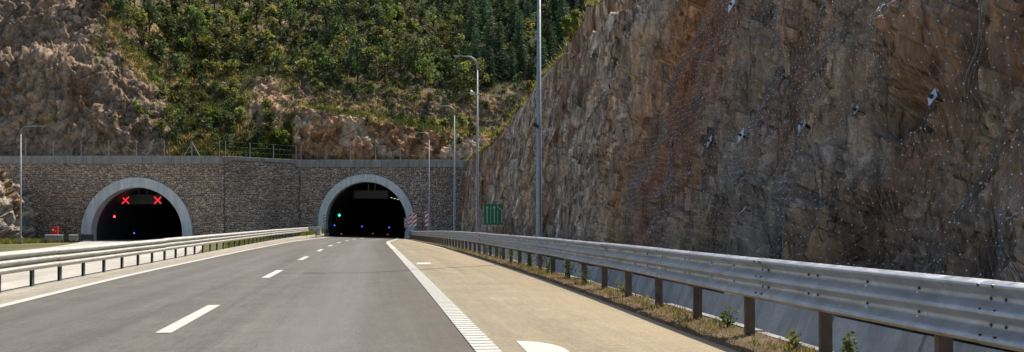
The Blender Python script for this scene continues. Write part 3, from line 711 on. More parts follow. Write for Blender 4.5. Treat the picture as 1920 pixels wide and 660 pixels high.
# ------------------------------------------------------------------ guardrails
def thrie(hgt, depth=0.10):
    """front outline of a three-wave beam: (drop from the top, how far it stands out)"""
    key = np.array([0, .055, .095, .25, .33, .475, .525, .66, .74, .89, .95, 1.0])
    val = np.array([.10, .97, 1, .04, .04, 1, 1, .04, .04, 1, .97, .70])
    t = np.linspace(0, 1, 56); v = np.interp(t, key, val); vv = np.concatenate([[v[0]], v, [v[-1]]]); v = (vv[:-2] + vv[1:-1] * 2 + vv[2:]) / 4
    return [(hgt * a, depth * b) for a, b in zip(t, v)]
def tubes(hgt, depth=0.095):
    """three rounded ridges with tight valleys"""
    t = np.linspace(0, 1, 46); u = (t * 3) % 1.0; u[-1] = 1.0; v = np.clip(1.25 * (1 - np.abs(2 * u - 1)), 0, 1) * 0.95 + 0.05
    vv = np.concatenate([[v[0]], v, [v[-1]]]); v = (vv[:-2] + vv[1:-1] * 2 + vv[2:]) / 4
    return [(hgt * a, depth * b) for a, b in zip(t, v)]
def beam_mesh(name, fx, fz, y0, y1, top, hgt, side, jz=0.0, jd=0.0, n=4, shape=thrie):
    """side=-1: the waves face -X; +1: they face +X"""
    pr = shape(hgt); ys = np.linspace(y0, y1, n); vs = []; m_ = 2 * len(pr)
    for y in ys:
        x, z = float(fx(y)), float(fz(y)) + top + jz
        for dz, d in pr: vs.append((x + side * (d + jd), y, z - dz))
        for dz, d in reversed(pr): vs.append((x + side * (d + jd - 0.004), y, z - dz))
    fs = []
    for i in range(n - 1):
        for k in range(m_): fs.append((i * m_ + k, i * m_ + (k + 1) % m_, (i + 1) * m_ + (k + 1) % m_, (i + 1) * m_ + k))
    return MB().add(vs, fs).mesh(name, True)
def c_post(w, dpt, th, h):
    o = [(-w / 2, -dpt / 2), (w / 2, -dpt / 2), (w / 2, dpt / 2), (w / 2 - th, dpt / 2), (w / 2 - th, -dpt / 2 + th), (-w / 2 + th, -dpt / 2 + th), (-w / 2 + th, dpt / 2), (-w / 2, dpt / 2)]
    mb = MB(); mb.prism(o, lambda u, v: (u, v, 0), lambda u, v: (u, v, h)); return mb.mesh('post')

gr = tag(empty('guardrail', (float(x_rail(20)), 20, 0)), 'galvanised three-wave guardrail on weathered posts along the shoulder under the netted cliff', 'guardrail')
inv = Matrix.Translation(-gr.location)
TOP = 0.955
y = -9.3; k = 0
while y < 114:
    L = 4.0; jz = random.uniform(-0.006, 0.006)
    o = link('beam', beam_mesh('beam', x_rail, zrail, y, y + L + 0.12, TOP, 0.445, -1, jz, 0.004 * (k % 2) + 0.06), M['galv'], gr); o.matrix_parent_inverse = inv
    if 2 < y + L < 34:
        yj = y + L + 0.05
        def bolt(yy, drop, d, r, ln, m_):  # bolt heads, and the pale discs painted as light through holes
            x = float(x_rail(yy)) - 0.06 - d; z = float(zrail(yy)) + TOP - drop + jz
            bo = MB().tube([(x + 0.012, yy, z), (x - ln, yy, z)], r, 8).build('bolt', m_, o); bo.matrix_parent_inverse = o.matrix_world.inverted(); return bo
        for dy in (-0.10, 0.06):
            for drop, d in ((0.035, 0.096), (0.128, 0.006), (0.312, 0.006), (0.205, 0.085), (0.385, 0.085)): bolt(yj + dy, drop, d, 0.013, 0.008, M['bolt'])
        for dy in (-1.05, -1.25, -2.2, -3.0):
            for drop in (0.128, 0.312):
                bolt(y + L + dy, drop - 0.008, 0.012, 0.011, 0.004, M['bolt'])
                if dy in (-2.2, -3.0): bolt(y + L + dy, drop + 0.024, 0.020, 0.010, 0.006, M['hole_light'])  # sunlight through the beam holes, put in as pale discs
    y += L; k += 1
pm = c_post(0.115, 0.07, 0.012, 1.0); pm.materials.append(M['post'])
sm = MB().box((0, 0, 0), (0.10, 0.12, 0.26)).mesh('spacer'); sm.materials.append(M['galv'])
y = -8.35
while y < 115:
    x, z = float(x_rail(y)), float(zrail(y))
    o = link('post', pm, None, gr); o.matrix_parent_inverse = inv; o.location = (x + 0.10, y, z - 0.28); o.rotation_euler = (0, random.uniform(-.01, .01), math.pi / 2 * 0 + random.uniform(-.08, .08))
    s_ = link('spacer', sm, None, gr); s_.matrix_parent_inverse = inv; s_.location = (x - 0.008, y, z + 0.70)
    y += 2.0
for yy in (42.0, 62.0, 76.0, 88.0):
    for dr in (0.128, 0.312):
        x, z = float(x_rail(yy)) - 0.085, float(zrail(yy)) + TOP - dr
        o = MB().box((x, yy, z), (0.02, 0.10, 0.11)).build('reflector', M['red'], gr); o.matrix_parent_inverse = inv

gl = tag(empty('guardrail', (float(x_lrail(24)), 24, 0)), 'pale three-wave median guardrail on dark posts between the two carriageways', 'guardrail')
inv = Matrix.Translation(-gl.location); y = 2.0; k = 0; TOPL, HL = 0.79, 0.43
while y < 98:
    o = link('beam', beam_mesh('beam', x_lrail, zmed, y, y + 4.1, TOPL, HL, 1, random.uniform(-.008, .008), 0.04 + 0.004 * (k % 2), shape=tubes), M['galv_left'], gl); o.matrix_parent_inverse = inv
    if y < 40:
        for dy in (-0.08, 0.08):
            for dr in (0.145, 0.29):
                yy = y + 4.05 + dy; bo = MB().tube([(float(x_lrail(yy)) + 0.04, yy, float(zmed(yy)) + TOPL - dr), (float(x_lrail(yy)) + 0.07, yy, float(zmed(yy)) + TOPL - dr)], 0.012, 8).build('bolt', M['bolt'], o)
                bo.matrix_parent_inverse = o.matrix_world.inverted()
    y += 4.0; k += 1
pm2 = c_post(0.055, 0.10, 0.008, 0.80); pm2.materials.append(M['post_dark']); y = 2.5
pm2.transform(Matrix.Rotation(math.pi / 2, 4, 'Z')); 
while y < 100:
    o = link('post', pm2, None, gl); o.matrix_parent_inverse = inv; o.location = (float(x_lrail(y)) - 0.035, y, float(zmed(y)) - 0.06); o.rotation_euler = (0, 0, random.uniform(-.06, .06) + math.pi / 2); y += 2.0

def barrier(x, Y, w, h, d, label, rz=0.0):
    z = float(zmed(Y)) if x < -18 else float(zr(x, Y)); t = tag(empty('concrete_barrier', (x, Y, z), rz), label, 'barrier')
    pr = [(-d / 2, -0.1), (-d / 2, 0.12), (-d / 4.2, 0.35), (-d / 6, h), (d / 6, h), (d / 4.2, 0.35), (d / 2, 0.12), (d / 2, -0.1)]
    o = MB().prism(pr, lambda u, v: (-w / 2, u, v), lambda u, v: (w / 2, u, v)).build('block', M['kerb'], t); bevel(o, 0.025)
    for s_ in (-0.28, 0.28): MB().box((s_ * w, -d / 6 - 0.035, h * 0.62), (0.09, 0.03, 0.16)).build('lifting_slot', M['black'], t)
barrier(float(x_lrail(104)) + 0.1, 104.0, 1.25, 0.82, 0.6, 'short pale concrete barrier block closing the median guardrail', 0.0)
barrier(-12.25, 115.6, 0.55, 0.85, 1.6, 'pale concrete end block where shoulder guardrail meets the tunnel mouth', 0.0)

# short rails beside the closed tunnel
for (x, w_, Y, lab) in ((-46.85, 1.9, 101.0, 'short pale guardrail piece in front of the red cabinet'), (-44.85, 0.95, 101.0, 'shorter pale guardrail piece beside the closed tunnel arch'), (-45.4, 1.4, 105.5, 'guardrail piece coloured dark for shade, touching the closed tunnel arch')):
    z = float(z_far(Y)) - 0.05
    t = tag(empty('guardrail', (x, Y, z)), lab, 'guardrail')
    pr = tubes(0.62, 0.14); vs, fs = [], []
    for q in (-w_ / 2, w_ / 2):
        vs += [(q, -d, 0.82 - dz) for dz, d in pr]
    n = len(pr); fs = [(i, i + 1, n + i + 1, n + i) for i in range(n - 1)]
    o = MB().add(vs, fs).build('beam', M['galv_left'] if Y < 104 else M['post_dark'], t); so = o.modifiers.new('th', 'SOLIDIFY'); so.thickness = 0.006  # the rear beam's shade is put into its colour, using dark post steel
    for q in (-w_ / 2 + 0.15, w_ / 2 - 0.15): MB().box((q, 0.06, 0.42), (0.12, 0.1, 1.0)).build('post', M['post_dark'], t)
t = tag(empty('hydrant_cabinet', (-48.3, 104.2, float(z_far(104)) + 0.22)), 'red metal hydrant cabinet behind the short guardrail by the stone wall', 'cabinet')
bevel(MB().box((0, 0, 0.85), (0.74, 0.4, 0.95)).build('body', M['red'], t), 0.03); MB().box((0.02, -0.215, 0.86), (0.6, 0.03, 0.8)).build('door', M['red'], t)
MB().box((0.22, -0.245, 0.86), (0.05, 0.03, 0.16)).build('handle', M['white'], t); MB().box((-0.05, -0.235, 1.0), (0.2, 0.012, 0.2)).build('label_plate', M['white'], t)
for q in (-0.28, 0.28): MB().box((q, 0, 0.06), (0.07, 0.3, 0.68)).build('leg', M['black'], t)
t = tag(empty('hydrant_cabinet', (-10.0, 114.5, float(zr(-10.0, 114.5)))), 'small dark red post box behind the rail beside the striped boards', 'cabinet')
MB().box((0, 0, 1.2), (0.25, 0.2, 0.95)).build('body', M['red'], t); MB().box((0, 0, 0.36), (0.1, 0.1, 0.75)).build('post', M['black'], t)

# ------------------------------------------------------------------ striped marker boards, lane sign
def marker(x0, y0, x1, y1, Y, lab):
    p0, p1 = at(x0, y0, Y), at(x1, y1, Y); c = (p0 + p1) / 2; w_, h_ = (p1.x - p0.x) * 0.86, p0.z - p1.z; zg = min(float(zr(c.x, Y)), -0.3)
    t = tag(empty('marker_board', (c.x, Y, zg)), lab, 'marker board', 'striped marker boards at the tunnel mouth')
    zc_ = c.z - zg
    bevel(MB().box((0, 0, zc_), (w_, 0.03, h_)).build('board', M['white'], t), 0.008)
    n = 3
    for k in range(-1, 4):                                     # slanted stripes, clipped to the board
        b0 = -h_ / 2 + (k + 0.15) * h_ / 3.0; b1 = b0 + h_ / 6.2; s_ = w_ * 0.75
        quad = [(-w_ / 2, b0), (w_ / 2, b0 + s_), (w_ / 2, b1 + s_), (-w_ / 2, b1)]
        bm = bmesh.new(); vv = [bm.verts.new((u, -0.0195, zc_ + v)) for u, v in quad]; bm.faces.new(vv)
        for zz, nn in ((zc_ - h_ / 2 + 0.01, -1), (zc_ + h_ / 2 - 0.01, 1)):
            g = bm.verts[:] + bm.edges[:] + bm.faces[:]; bmesh.ops.bisect_plane(bm, geom=g, plane_co=(0, 0, zz), plane_no=(0, 0, nn), clear_outer=True)
        if bm.faces:
            me = bpy.data.meshes.new('stripe'); bm.to_mesh(me); link('stripe', me, M['red'], t)
        bm.free()
    MB().tube([(0, 0.05, -0.1), (0, 0.05, zc_ + h_ * 0.3)], 0.035, 8).build('post', M['pole'], t)
marker(757.5, 409, 763.5, 426, 117.0, 'smallest red and white striped board inside the tunnel mouth edge')
marker(765, 401.5, 772, 425, 113.5, 'red and white striped board second from the tunnel, nearer the arch')
marker(774, 399.5, 781.5, 424, 111.5, 'red and white striped board in front of the arch foot')
marker(796, 396.5, 804.5, 423.5, 106.0, 'largest red and white striped board standing apart from the arch')
marker(605.5, 402, 611, 418.5, 115.5, 'narrow red and white striped board beside the concrete barrier block')

Y = 56.0; p0, p1 = at(906, 382, Y), at(943, 421.5, Y); c = (p0 + p1) / 2; w_, h_ = p1.x - p0.x, p0.z - p1.z; zg = float(zrail(Y)) + 0.1
t = tag(empty('lane_sign', (c.x, Y, zg)), 'square green lane sign with pale arrows and a merging line behind the guardrail', 'sign'); zc_ = c.z - zg
bevel(MB().box((0, 0, zc_), (w_, 0.03, h_)).build('panel', M['green'], t), 0.006)
def stroke(pts, wd):
    mb = MB(); 
    for (a, b_) in zip(pts[:-1], pts[1:]):
        A_, B_ = Vector((a[0], 0, a[1])), Vector((b_[0], 0, b_[1])); d = (B_ - A_).normalized(); n_ = Vector((-d.z, 0, d.x)) * wd / 2
        mb.add([(q.x * w_, -0.0205, zc_ + q.z * h_) for q in (A_ + n_, A_ - n_, B_ - n_, B_ + n_)], [(0, 1, 2, 3)])
    return mb.build('printed_line', M['signwhite'], t)
for ux in (-0.30, 0.06):
    stroke([(ux, -0.42), (ux, 0.40)], 0.045); stroke([(ux - 0.06, 0.28), (ux, 0.42)], 0.03); stroke([(ux + 0.06, 0.28), (ux, 0.42)], 0.03)
stroke([(-0.12, -0.44), (-0.12, 0.42)], 0.022); stroke([(0.24, -0.44), (0.24, 0.20)], 0.022)
stroke([(0.22, 0.47), (0.25, 0.33), (0.45, 0.20), (0.45, -0.42)], 0.04); stroke([(-0.47, -0.46), (-0.47, 0.46)], 0.018)
for q in (-0.30, 0.30): MB().tube([(q * w_, 0.05, -0.3), (q * w_, 0.05, zc_ + 0.4 * h_)], 0.03, 8).build('post', M['post'], t)

# ------------------------------------------------------------------ lamp posts
def lamp_post(x, Y, z, H, arm, side, lab, r=0.085):
    t = tag(empty('street_lamp', (x, Y, z)), lab, 'street lamp', 'street lamps along the motorway')
    MB().tube([(0, 0, -0.2), (0, 0, 0.6), (0, 0, H - 0.8)], [r, r, r * 0.55], 12).build('pole', M['pole'], t, True)
    MB().box((0, 0, 0.03), (0.36, 0.36, 0.04)).build('base_plate', M['pole'], t)
    pts = [(0, 0, H - 0.85)] + [(side * 0.55 * (1 - math.cos(w)), 0, H - 0.6 + 0.55 * math.sin(w)) for w in np.linspace(0, math.pi / 2, 7)] + [(side * arm * 0.62, 0, H - 0.03)]
    MB().tube(pts, [r * 0.55] * 8 + [r * 0.42], 10).build('arm', M['pole'], t, True)
    hd = MB(); x0, x1 = side * arm * 0.60, side * arm; zz = H - 0.01
    sec = [(x0, 0.05, 0.05), (x0 + (x1 - x0) * 0.3, 0.12, 0.055), (x0 + (x1 - x0) * 0.85, 0.13, 0.05), (x1, 0.07, 0.02)]
    vs, fs = [], []
    for (u, w_, h_) in sec: vs += [(u, -w_, zz - h_ / 2), (u, w_, zz - h_ / 2), (u, w_, zz + h_ / 2), (u, -w_, zz + h_ / 2)]
    for i in range(3):
        for j in range(4): fs.append((4 * i + j, 4 * i + (j + 1) % 4, 4 * i + 4 + (j + 1) % 4, 4 * i + 4 + j))
    fs += [(3, 2, 1, 0), (12, 13, 14, 15)]; hd.add(vs, fs); l = bevel(hd.build('lamp_head', M['lamp'], t), 0.015)
    MB().box((x0 + (x1 - x0) * 0.6, 0, zz - 0.032), (abs(x1 - x0) * 0.45, 0.16, 0.012)).build('lens', M['lens'], l)
    MB().box((0, -r - 0.002, 1.0), (0.09, 0.02, 0.4)).build('service_door', M['lamp'], t)
    return t
lamp_post(0.92, 33.7, 0.05, 10.8, 1.7, -1, 'nearest street lamp, its thick pole running up out of the picture', 0.105)
lamp_post(-1.97, 56.0, -0.1, 10.86, 1.35, -1, 'tall street lamp left of the green sign with a camera on its pole')
lamp_post(-4.62, 79.0, -0.3, 10.95, 1.75, -1, 'middle street lamp between the camera pole and the tunnel')
lamp_post(-8.5, 101.0, -0.5, 10.99, 1.5, -1, 'farthest street lamp, in front of the stone wall beside the arch')
lamp_post(-47.3, 95.0, -0.65, 11.2, 2.5, 1, 'lone street lamp at the far side of the closed carriageway, arm to the right')
t = tag(empty('traffic_camera', (-1.97, 55.9, 8.55)), 'white traffic camera on a short arm on the lamp pole', 'camera')
MB().tube([(0, 0, 0), (-0.18, -0.1, -0.05)], 0.025, 6).build('bracket', M['white'], t)
c_ = MB().tube([(-0.15, -0.08, 0.02), (-0.40, -0.16, 0.14)], [0.085, 0.11], 10).build('housing', M['white'], t); MB().tube([(-0.395, -0.158, 0.138), (-0.42, -0.166, 0.15)], 0.08, 10).build('lens', M['black'], t)
MB().tube([(0.0, 0.1, -0.03), (0, 0.1, 0.03)], 0.085, 10).build('clamp', M['pole'], t)
t = tag(empty('traffic_camera', (0.92, 33.58, 4.55)), 'small dark camera with a bracket low on the nearest lamp pole', 'camera')
MB().tube([(-0.06, 0, 0.05), (-0.14, -0.22, 0.08)], [0.06, 0.075], 10).build('housing', M['black'], t); MB().tube([(0, 0.1, 0), (-0.07, -0.02, 0.04)], 0.025, 6).build('bracket', M['pole'], t)
MB().tube([(0, 0.12, -0.12), (0, 0.12, -0.04)], 0.115, 10).build('clamp', M['pole'], t); MB().box((0.16, 0.02, -0.12), (0.14, 0.05, 0.03)).build('arm', M['white'], t)

# ------------------------------------------------------------------ fence on the wall top
def fence(a, b_, n, lab, brace=()):
    t = tag(empty('wire_fence', a), lab, 'fence'); d = (Vector(b_) - Vector(a)); H = 1.75
    for i in range(n + 1):
        p = d * (i / n); MB().tube([p, p + Vector((0, 0, H))], 0.05, 6).build('post', M['fence'], t)
        if i in brace:
            for s_ in (-1, 1): MB().tube([p + Vector((0, 0, H - 0.15)), p + d.normalized() * 0.9 * s_], 0.04, 6).build('brace', M['fence'], t)
    mb = MB()
    for z in np.linspace(0.05, H - 0.05, 4): mb.tube([Vector((0, 0, z)), d + Vector((0, 0, z))], 0.0035, 3, False)
    L = d.length; k = int(L / 2.0)
    for i in range(k):
        p = d * (i / k); mb.tube([p + Vector((0, 0, .05)), p + Vector((0, 0, H - 0.05))], 0.003, 3, False)
    tag(mb.build('wire_mesh', M['fence'], t), kind='stuff')
fence((-58.0, WL + 0.35, WTOP), (-33.0, WL + 0.35, WTOP), 8, 'grey wire fence on the coping above the closed tunnel', (7,))
fence((-32.4, WL + 0.6, WTOP), (-25.9, WR + 0.35, WTOP), 3, 'slanting run of wire fence between the two tunnels')
fence((-25.3, WR + 0.35, WTOP), (-4.5, WR + 0.35, WTOP), 7, 'grey wire fence on the coping above the open tunnel')

# ------------------------------------------------------------------ hillside above the tunnels (profile stations: photo column, then photo row + distance of each break of slope)
ST = [(-400, (305, 112), (296, 113), (112, 120), (105, 124), (0, 130), (-60, 134), (-120, 140), (-300, 160)),
      (0, (305, 112), (296, 113), (117, 119), (108, 123), (20, 128), (-30, 132), (-80, 137), (-250, 160)),
      (120, (305, 112), (296, 113), (106, 119), (96, 123), (10, 128), (-30, 132), (-70, 138), (-250, 160)),
      (195, (305, 112), (296, 113), (150, 118.5), (95, 123), (30, 128.5), (-10, 133), (-50, 140), (-240, 165)),
      (240, (305, 112), (296, 113), (225, 116.0), (165, 119.5), (95, 124.5), (50, 131), (0, 141), (-200, 172)),
      (320, (305, 112), (296, 113), (258, 115.5), (225, 120), (160, 129), (80, 143), (0, 158), (-200, 200)),
      (420, (305, 112.5), (297, 113.5), (272, 115.5), (240, 120), (165, 131), (80, 147), (0, 164), (-200, 205)),
      (490, (305, 116), (298, 117), (262, 119), (215, 123), (150, 132), (80, 148), (0, 166), (-200, 210)),
      (535, (305, 118), (299, 119), (235, 122), (197, 126), (150, 133), (80, 150), (0, 170), (-200, 215)),
      (565, (305, 119), (299, 120), (200, 123.0), (193, 129), (152, 134), (80, 152), (0, 172), (-200, 218)),
      (700, (305, 119), (299, 120), (228, 123), (215, 131), (168, 137), (90, 155), (0, 178), (-200, 225)),
      (860, (305, 119), (300, 120), (255, 124), (240, 134), (180, 141), (90, 162), (0, 188), (-200, 240)),
      (1000, (305, 119), (300, 120), (265, 125), (250, 138), (185, 146), (95, 168), (0, 195), (-200, 250)),
      (1400, (305, 119), (300, 120), (265, 125), (250, 138), (185, 146), (95, 168), (0, 195), (-200, 250))]
sx = np.array([s[0] for s in ST], float); K = 8
hx = np.concatenate([np.linspace(-400, -30, 40), np.arange(-28, 1120, 2.0), np.linspace(1125, 1400, 20)])
ctrl = np.zeros((len(hx), K, 2))
for k in range(K):
    for q in range(2):
        v = np.interp(hx, sx, [s[k + 1][q] for s in ST]); w_ = 9
        vp = np.concatenate([np.full(w_ // 2, v[0]), v, np.full(w_ // 2, v[-1])]); ctrl[:, k, q] = np.convolve(vp, np.ones(w_) / w_, 'valid')
segn = [6, 64, 24, 54, 54, 46, 20]; tk = np.concatenate([np.linspace(i, i + 1, n, endpoint=False) for i, n in enumerate(segn)] + [[K - 1]])
i0 = np.minimum(tk.astype(int), K - 2); fr = tk - i0
prof_ = ctrl[:, i0] * (1 - fr)[None, :, None] + ctrl[:, i0 + 1] * fr[None, :, None]
Yh = prof_[..., 1]; yp = prof_[..., 0]; Xh = (hx[:, None] - 960) / F * Yh; Zh = EYE + (HOR - yp) / F * Yh
HP0 = np.stack([Xh, Yh, Zh], -1); ni, nj = HP0.shape[:2]
for _ in range(2): HP0[:, 1:-1] = (HP0[:, :-2] + 2 * HP0[:, 1:-1] + HP0[:, 2:]) / 4
du = np.gradient(HP0, axis=0); dv = np.gradient(HP0, axis=1); nn = np.cross(du, dv); nn /= np.linalg.norm(nn, axis=2, keepdims=True) + 1e-9
nn = np.where(nn[..., 1:2] > 0, -nn, nn) if nn[..., 1].mean() > 0 else nn
Q = HP0.reshape(-1, 3); nv = nn.reshape(-1, 3); hxx = np.repeat(hx, nj); tkk = np.tile(tk, ni)
wob = 25 * fbm(Q * 0.09, 3, 100)
left = 1 - sstep(170, 215, hxx + wob * 0.6 - 10 * sstep(3, 5, tkk))
cutf = sstep(540, 560, hxx + 0.3 * wob) * sstep(0.9, 1.1, tkk) * (1 - sstep(1.9, 2.05, tkk))
band = sstep(545, 575, hxx + wob) * sstep(2.9, 3.05, tkk) * (1 - sstep(3.75, 4.05, tkk + 0.01 * wob))
mid = sstep(170, 215, hxx) * (1 - sstep(300, 340, hxx + wob)) * (1 - sstep(3.4, 4.2, tkk + 0.02 * wob))
patch = sstep(0.06, 0.24, fbm(Q * 0.16, 4, 101)) * (1 - sstep(560, 640, hxx)) * (1 - sstep(5.2, 6.0, tkk)) * 0.85
tal = np.exp(-((hxx - 503 - 8 * (3.4 - tkk)) / 34) ** 2) * sstep(1.8, 2.4, tkk) * (1 - sstep(3.9, 4.3, tkk))
rk = np.clip(np.maximum.reduce([left, cutf, band * 0.7, mid * 0.9, patch, tal]), 0, 1)
wp = 0.45 * np.stack([fbm(Q * .35, 3, 110), fbm(Q * .35, 3, 111), fbm(Q * .35, 3, 112)], 1)
h1, hid1, _ = facets(Q * np.array([0.22, 0.22, 0.12]) + wp, 103, 2.4, 0.4, 0.0); h2, hid2, _ = facets(Q * np.array([0.75, 0.75, 0.38]) + wp, 104, 2.4, 0.35, 0.03); h3, hid3, _ = facets(Q * np.array([2.0, 2.0, 1.2]), 105, 2.2, 0.5, 0.05)
rdg = 1 - 2 * np.abs(fbm(Q * np.array([1.1, 1.1, 0.5]), 4, 113)); 
Dh = rk * (1.05 * h1 * (0.3 + 0.7 * left + 0.2 * mid) + 0.58 * h2 + 0.30 * h3 + 0.22 * rdg + 0.5 * (1 - 2 * np.abs(fbm(Q * np.array([0.5, 0.5, 0.22]), 4, 109)))) + 0.7 * fbm(Q * 0.12, 4, 106) * (1 - 0.5 * cutf) + (1 - rk) * 0.25 * fbm(Q * 0.6, 4, 107)
gully = fbm(np.stack([Q[:, 0] * 0.8 + 0.12 * Q[:, 2], Q[:, 1] * 0.1, Q[:, 2] * 0.07], 1), 4, 108)
Dh += rk * 1.1 * gully * left
Dh *= sstep(0.6, 1.4, tkk)
HPf = Q + nv * Dh[:, None]
m1 = fbm(Q * 0.14, 4, 120); m2 = fbm(Q * 0.35 + 30, 4, 121); m3 = fbm(Q * np.array([0.6, 0.6, 0.2]), 4, 122)
RC = np.tile([0.25, 0.205, 0.165], (len(Q), 1)); RC = mixc(RC, (0.33, 0.265, 0.20), sstep(-0.1, 0.3, m1)); RC = mixc(RC, (0.235, 0.145, 0.09), 0.7 * sstep(0.1, 0.4, m2))
RC = mixc(RC, (0.30, 0.29, 0.27), 0.7 * sstep(0.1, 0.4, m3) * sstep(-.2, .2, m2))
RC = mixc(RC, (0.37, 0.225, 0.125), 0.9 * cutf); RC = mixc(RC, (0.55, 0.47, 0.37), 0.9 * cutf * sstep(0.02, 0.3, m2 + 0.5 * m3)); RC = mixc(RC, (0.33, 0.155, 0.065), 0.7 * cutf * sstep(0.12, 0.35, m1 - .3 * m3))
RC = mixc(RC, (0.175, 0.13, 0.105), 0.75 * band); RC = mixc(RC, (0.44, 0.32, 0.22), 0.85 * tal)
RC *= np.array([1.02, 0.88, 0.75]); RC *= (0.78 + 0.44 * hid2)[:, None] * (0.88 + 0.24 * hid3)[:, None]
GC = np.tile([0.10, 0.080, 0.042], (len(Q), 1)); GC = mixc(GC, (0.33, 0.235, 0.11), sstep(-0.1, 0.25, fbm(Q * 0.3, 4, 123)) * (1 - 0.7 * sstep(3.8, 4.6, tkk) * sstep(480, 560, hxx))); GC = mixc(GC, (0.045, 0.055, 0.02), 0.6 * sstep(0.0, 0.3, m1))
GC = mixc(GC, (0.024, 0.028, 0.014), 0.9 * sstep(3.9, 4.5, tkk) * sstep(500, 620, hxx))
bench = sstep(545, 560, hxx) * sstep(1.95, 2.05, tkk) * (1 - sstep(2.85, 3.0, tkk)); GC = mixc(GC, (0.30, 0.22, 0.10), 0.7 * bench)
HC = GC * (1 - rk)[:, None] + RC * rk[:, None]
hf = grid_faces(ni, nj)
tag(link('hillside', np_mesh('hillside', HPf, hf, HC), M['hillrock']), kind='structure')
HG = HPf.reshape(ni, nj, 3); RKg = rk.reshape(ni, nj)
def hill_pt(px, py):
    """point of the hillside seen in photo column px at about row py"""
    i = int(np.argmin(np.abs(hx - px))); col = HG[i]; row = HOR - (col[:, 2] - EYE) / col[:, 1] * F
    j = int(np.argmin(np.abs(row - py) + (np.arange(nj) < 6) * 500)); return Vector(HG[i, j]), RKg[i, j]

# rock outcrop left of the wall
oy = np.linspace(60, 113, 150); ot = np.linspace(0, 1, 110); OY, OT = np.meshgrid(oy, ot, indexing='ij'); OYf, OTf = OY.ravel(), OT.ravel()
crest_o = np.interp(OYf, [60, 90, 101, 107, 111, 113], [5, 7.5, 8.4, 7.9, 6.5, 5.0]); oz = -1.3 + OTf * (crest_o + 1.3)
ang = OTf * 1.25
OP = np.stack([np.interp(OYf, [60, 90, 104, 109, 113], [-51, -51.6, -52.2, -52.4, -53.5]) - 4.4 * (1 - np.cos(ang * 1.1)) - 0.6 * OTf - np.where(OTf > .85, (OTf - .85) * 60, 0), OYf, np.where(OTf > .85, -1.3 + .85 * (crest_o + 1.3) + (OTf - .85) * 8, oz)], 1)
of1, oid1, _ = facets(OP * 0.45, 130); of2, oid2, _ = facets(OP * 1.4, 131)
OP2 = OP + (1.5 * of1 + 0.5 * of2 + 0.5 * fbm(OP * .4, 4, 132))[:, None] * np.array([0.85, -0.3, 0.4]) 
OC = mixc(np.tile([0.36, 0.32, 0.26], (len(OP), 1)), (0.27, 0.18, 0.11), sstep(0, .35, fbm(OP * .35, 4, 133))) * (0.8 + 0.4 * oid2)[:, None]
tag(link('rock_outcrop', np_mesh('rock_outcrop', OP2, grid_faces(len(oy), len(ot)), OC), M['outrock']), kind='structure')

# ------------------------------------------------------------------ vegetation
def leaf_cloud(centres, radii, per, size, seed, squash=0.8, jit=0.08):
    r = np.random.default_rng(seed); Vs, Cs = [], []
    for (c, R) in zip(centres, radii):
        n = int(per * max(0.3, R * R)); d = r.normal(size=(n, 3)); d /= np.linalg.norm(d, axis=1, keepdims=True); rad = R * r.uniform(0.25, 1.0, n) ** 0.5
        p = np.array(c) + d * rad[:, None] * np.array([1, 1, squash]) + r.normal(size=(n, 3)) * jit
        a = r.normal(size=(n, 3)); a[:, 2] *= 0.6; a /= np.linalg.norm(a, axis=1, keepdims=True)
        b = np.cross(a, r.normal(size=(n, 3))); b /= np.linalg.norm(b, axis=1, keepdims=True) + 1e-9
        s = size * r.uniform(0.55, 1.25, n)[:, None]
        q = np.stack([p - a * s * 0.6, p + b * s * 0.38 + a * s * .05, p + a * s * 0.6, p - b * s * 0.38 - a * s * .05], 1)
        Vs.append(q.reshape(-1, 3)); tone = r.uniform(0.5, 1.5); warm = r.uniform(0.85, 1.15)
        c4 = np.clip(tone * r.uniform(0.8, 1.2, n), 0.3, 2)[:, None] * np.array([warm, 1.0, 0.9]); Cs.append(np.repeat(c4, 4, 0))
    V = np.concatenate(Vs); C_ = np.concatenate(Cs); return V, np.arange(len(V)).reshape(-1, 4), C_

def stems_mesh(name, paths, n=5):
    mb = MB()
    for pts, rads in paths: mb.tube(pts, rads, n)
    return mb.mesh(name)

def make_shrub(seed, w, h, leaf):
    r = np.random.default_rng(seed); k = r.integers(9, 15)
    cs, rs = [], []
    for i in range(k):
        a = r.uniform(0, 6.28); q = r.uniform(0, 0.75) * w; zz = r.uniform(0.18, 0.92) * h; q *= (1.15 - 0.75 * zz / h)
        cs.append((q * math.cos(a), q * math.sin(a), zz)); rs.append(r.uniform(0.28, 0.48) * w)
    V, Fc, C_ = leaf_cloud(cs, rs, 74, 0.29, seed); me = np_mesh('shrub', V, Fc, C_); me.materials.append(M[leaf]); return me

def make_tree(seed, w, h, leaf, slim=False):
    r = np.random.default_rng(seed); k = r.integers(13, 20); cs, rs, limbs = [], [], []
    tip = (r.uniform(-.2, .2), r.uniform(-.2, .2), h * 0.85)
    limbs.append(([(0, 0, -0.5), (tip[0] * .5, tip[1] * .5, h * .45), tip], [0.11, 0.08, 0.03]))
    for i in range(k):
        a = r.uniform(0, 6.28); zz = r.uniform(0.22, 0.97) * h; q = w * r.uniform(0.2, 1.0) * math.sin(math.pi * min(0.95, 0.2 + 0.75 * zz / h)) ; c = (q * math.cos(a), q * math.sin(a), zz)
        cs.append(c); rs.append(r.uniform(0.28, 0.5) * w); z0 = zz * 0.62
        limbs.append(([(tip[0] * z0 / h, tip[1] * z0 / h, z0), (c[0] * .6, c[1] * .6, (z0 + zz) / 2 + .1), c], [0.05, 0.035, 0.012]))
    V, Fc, C_ = leaf_cloud(cs, rs, 66, 0.30, seed, 0.75); cr = np_mesh('crown', V, Fc, C_); cr.materials.append(M[leaf])
    tr = stems_mesh('trunk', limbs); tr.materials.append(M['bark']); return tr, cr

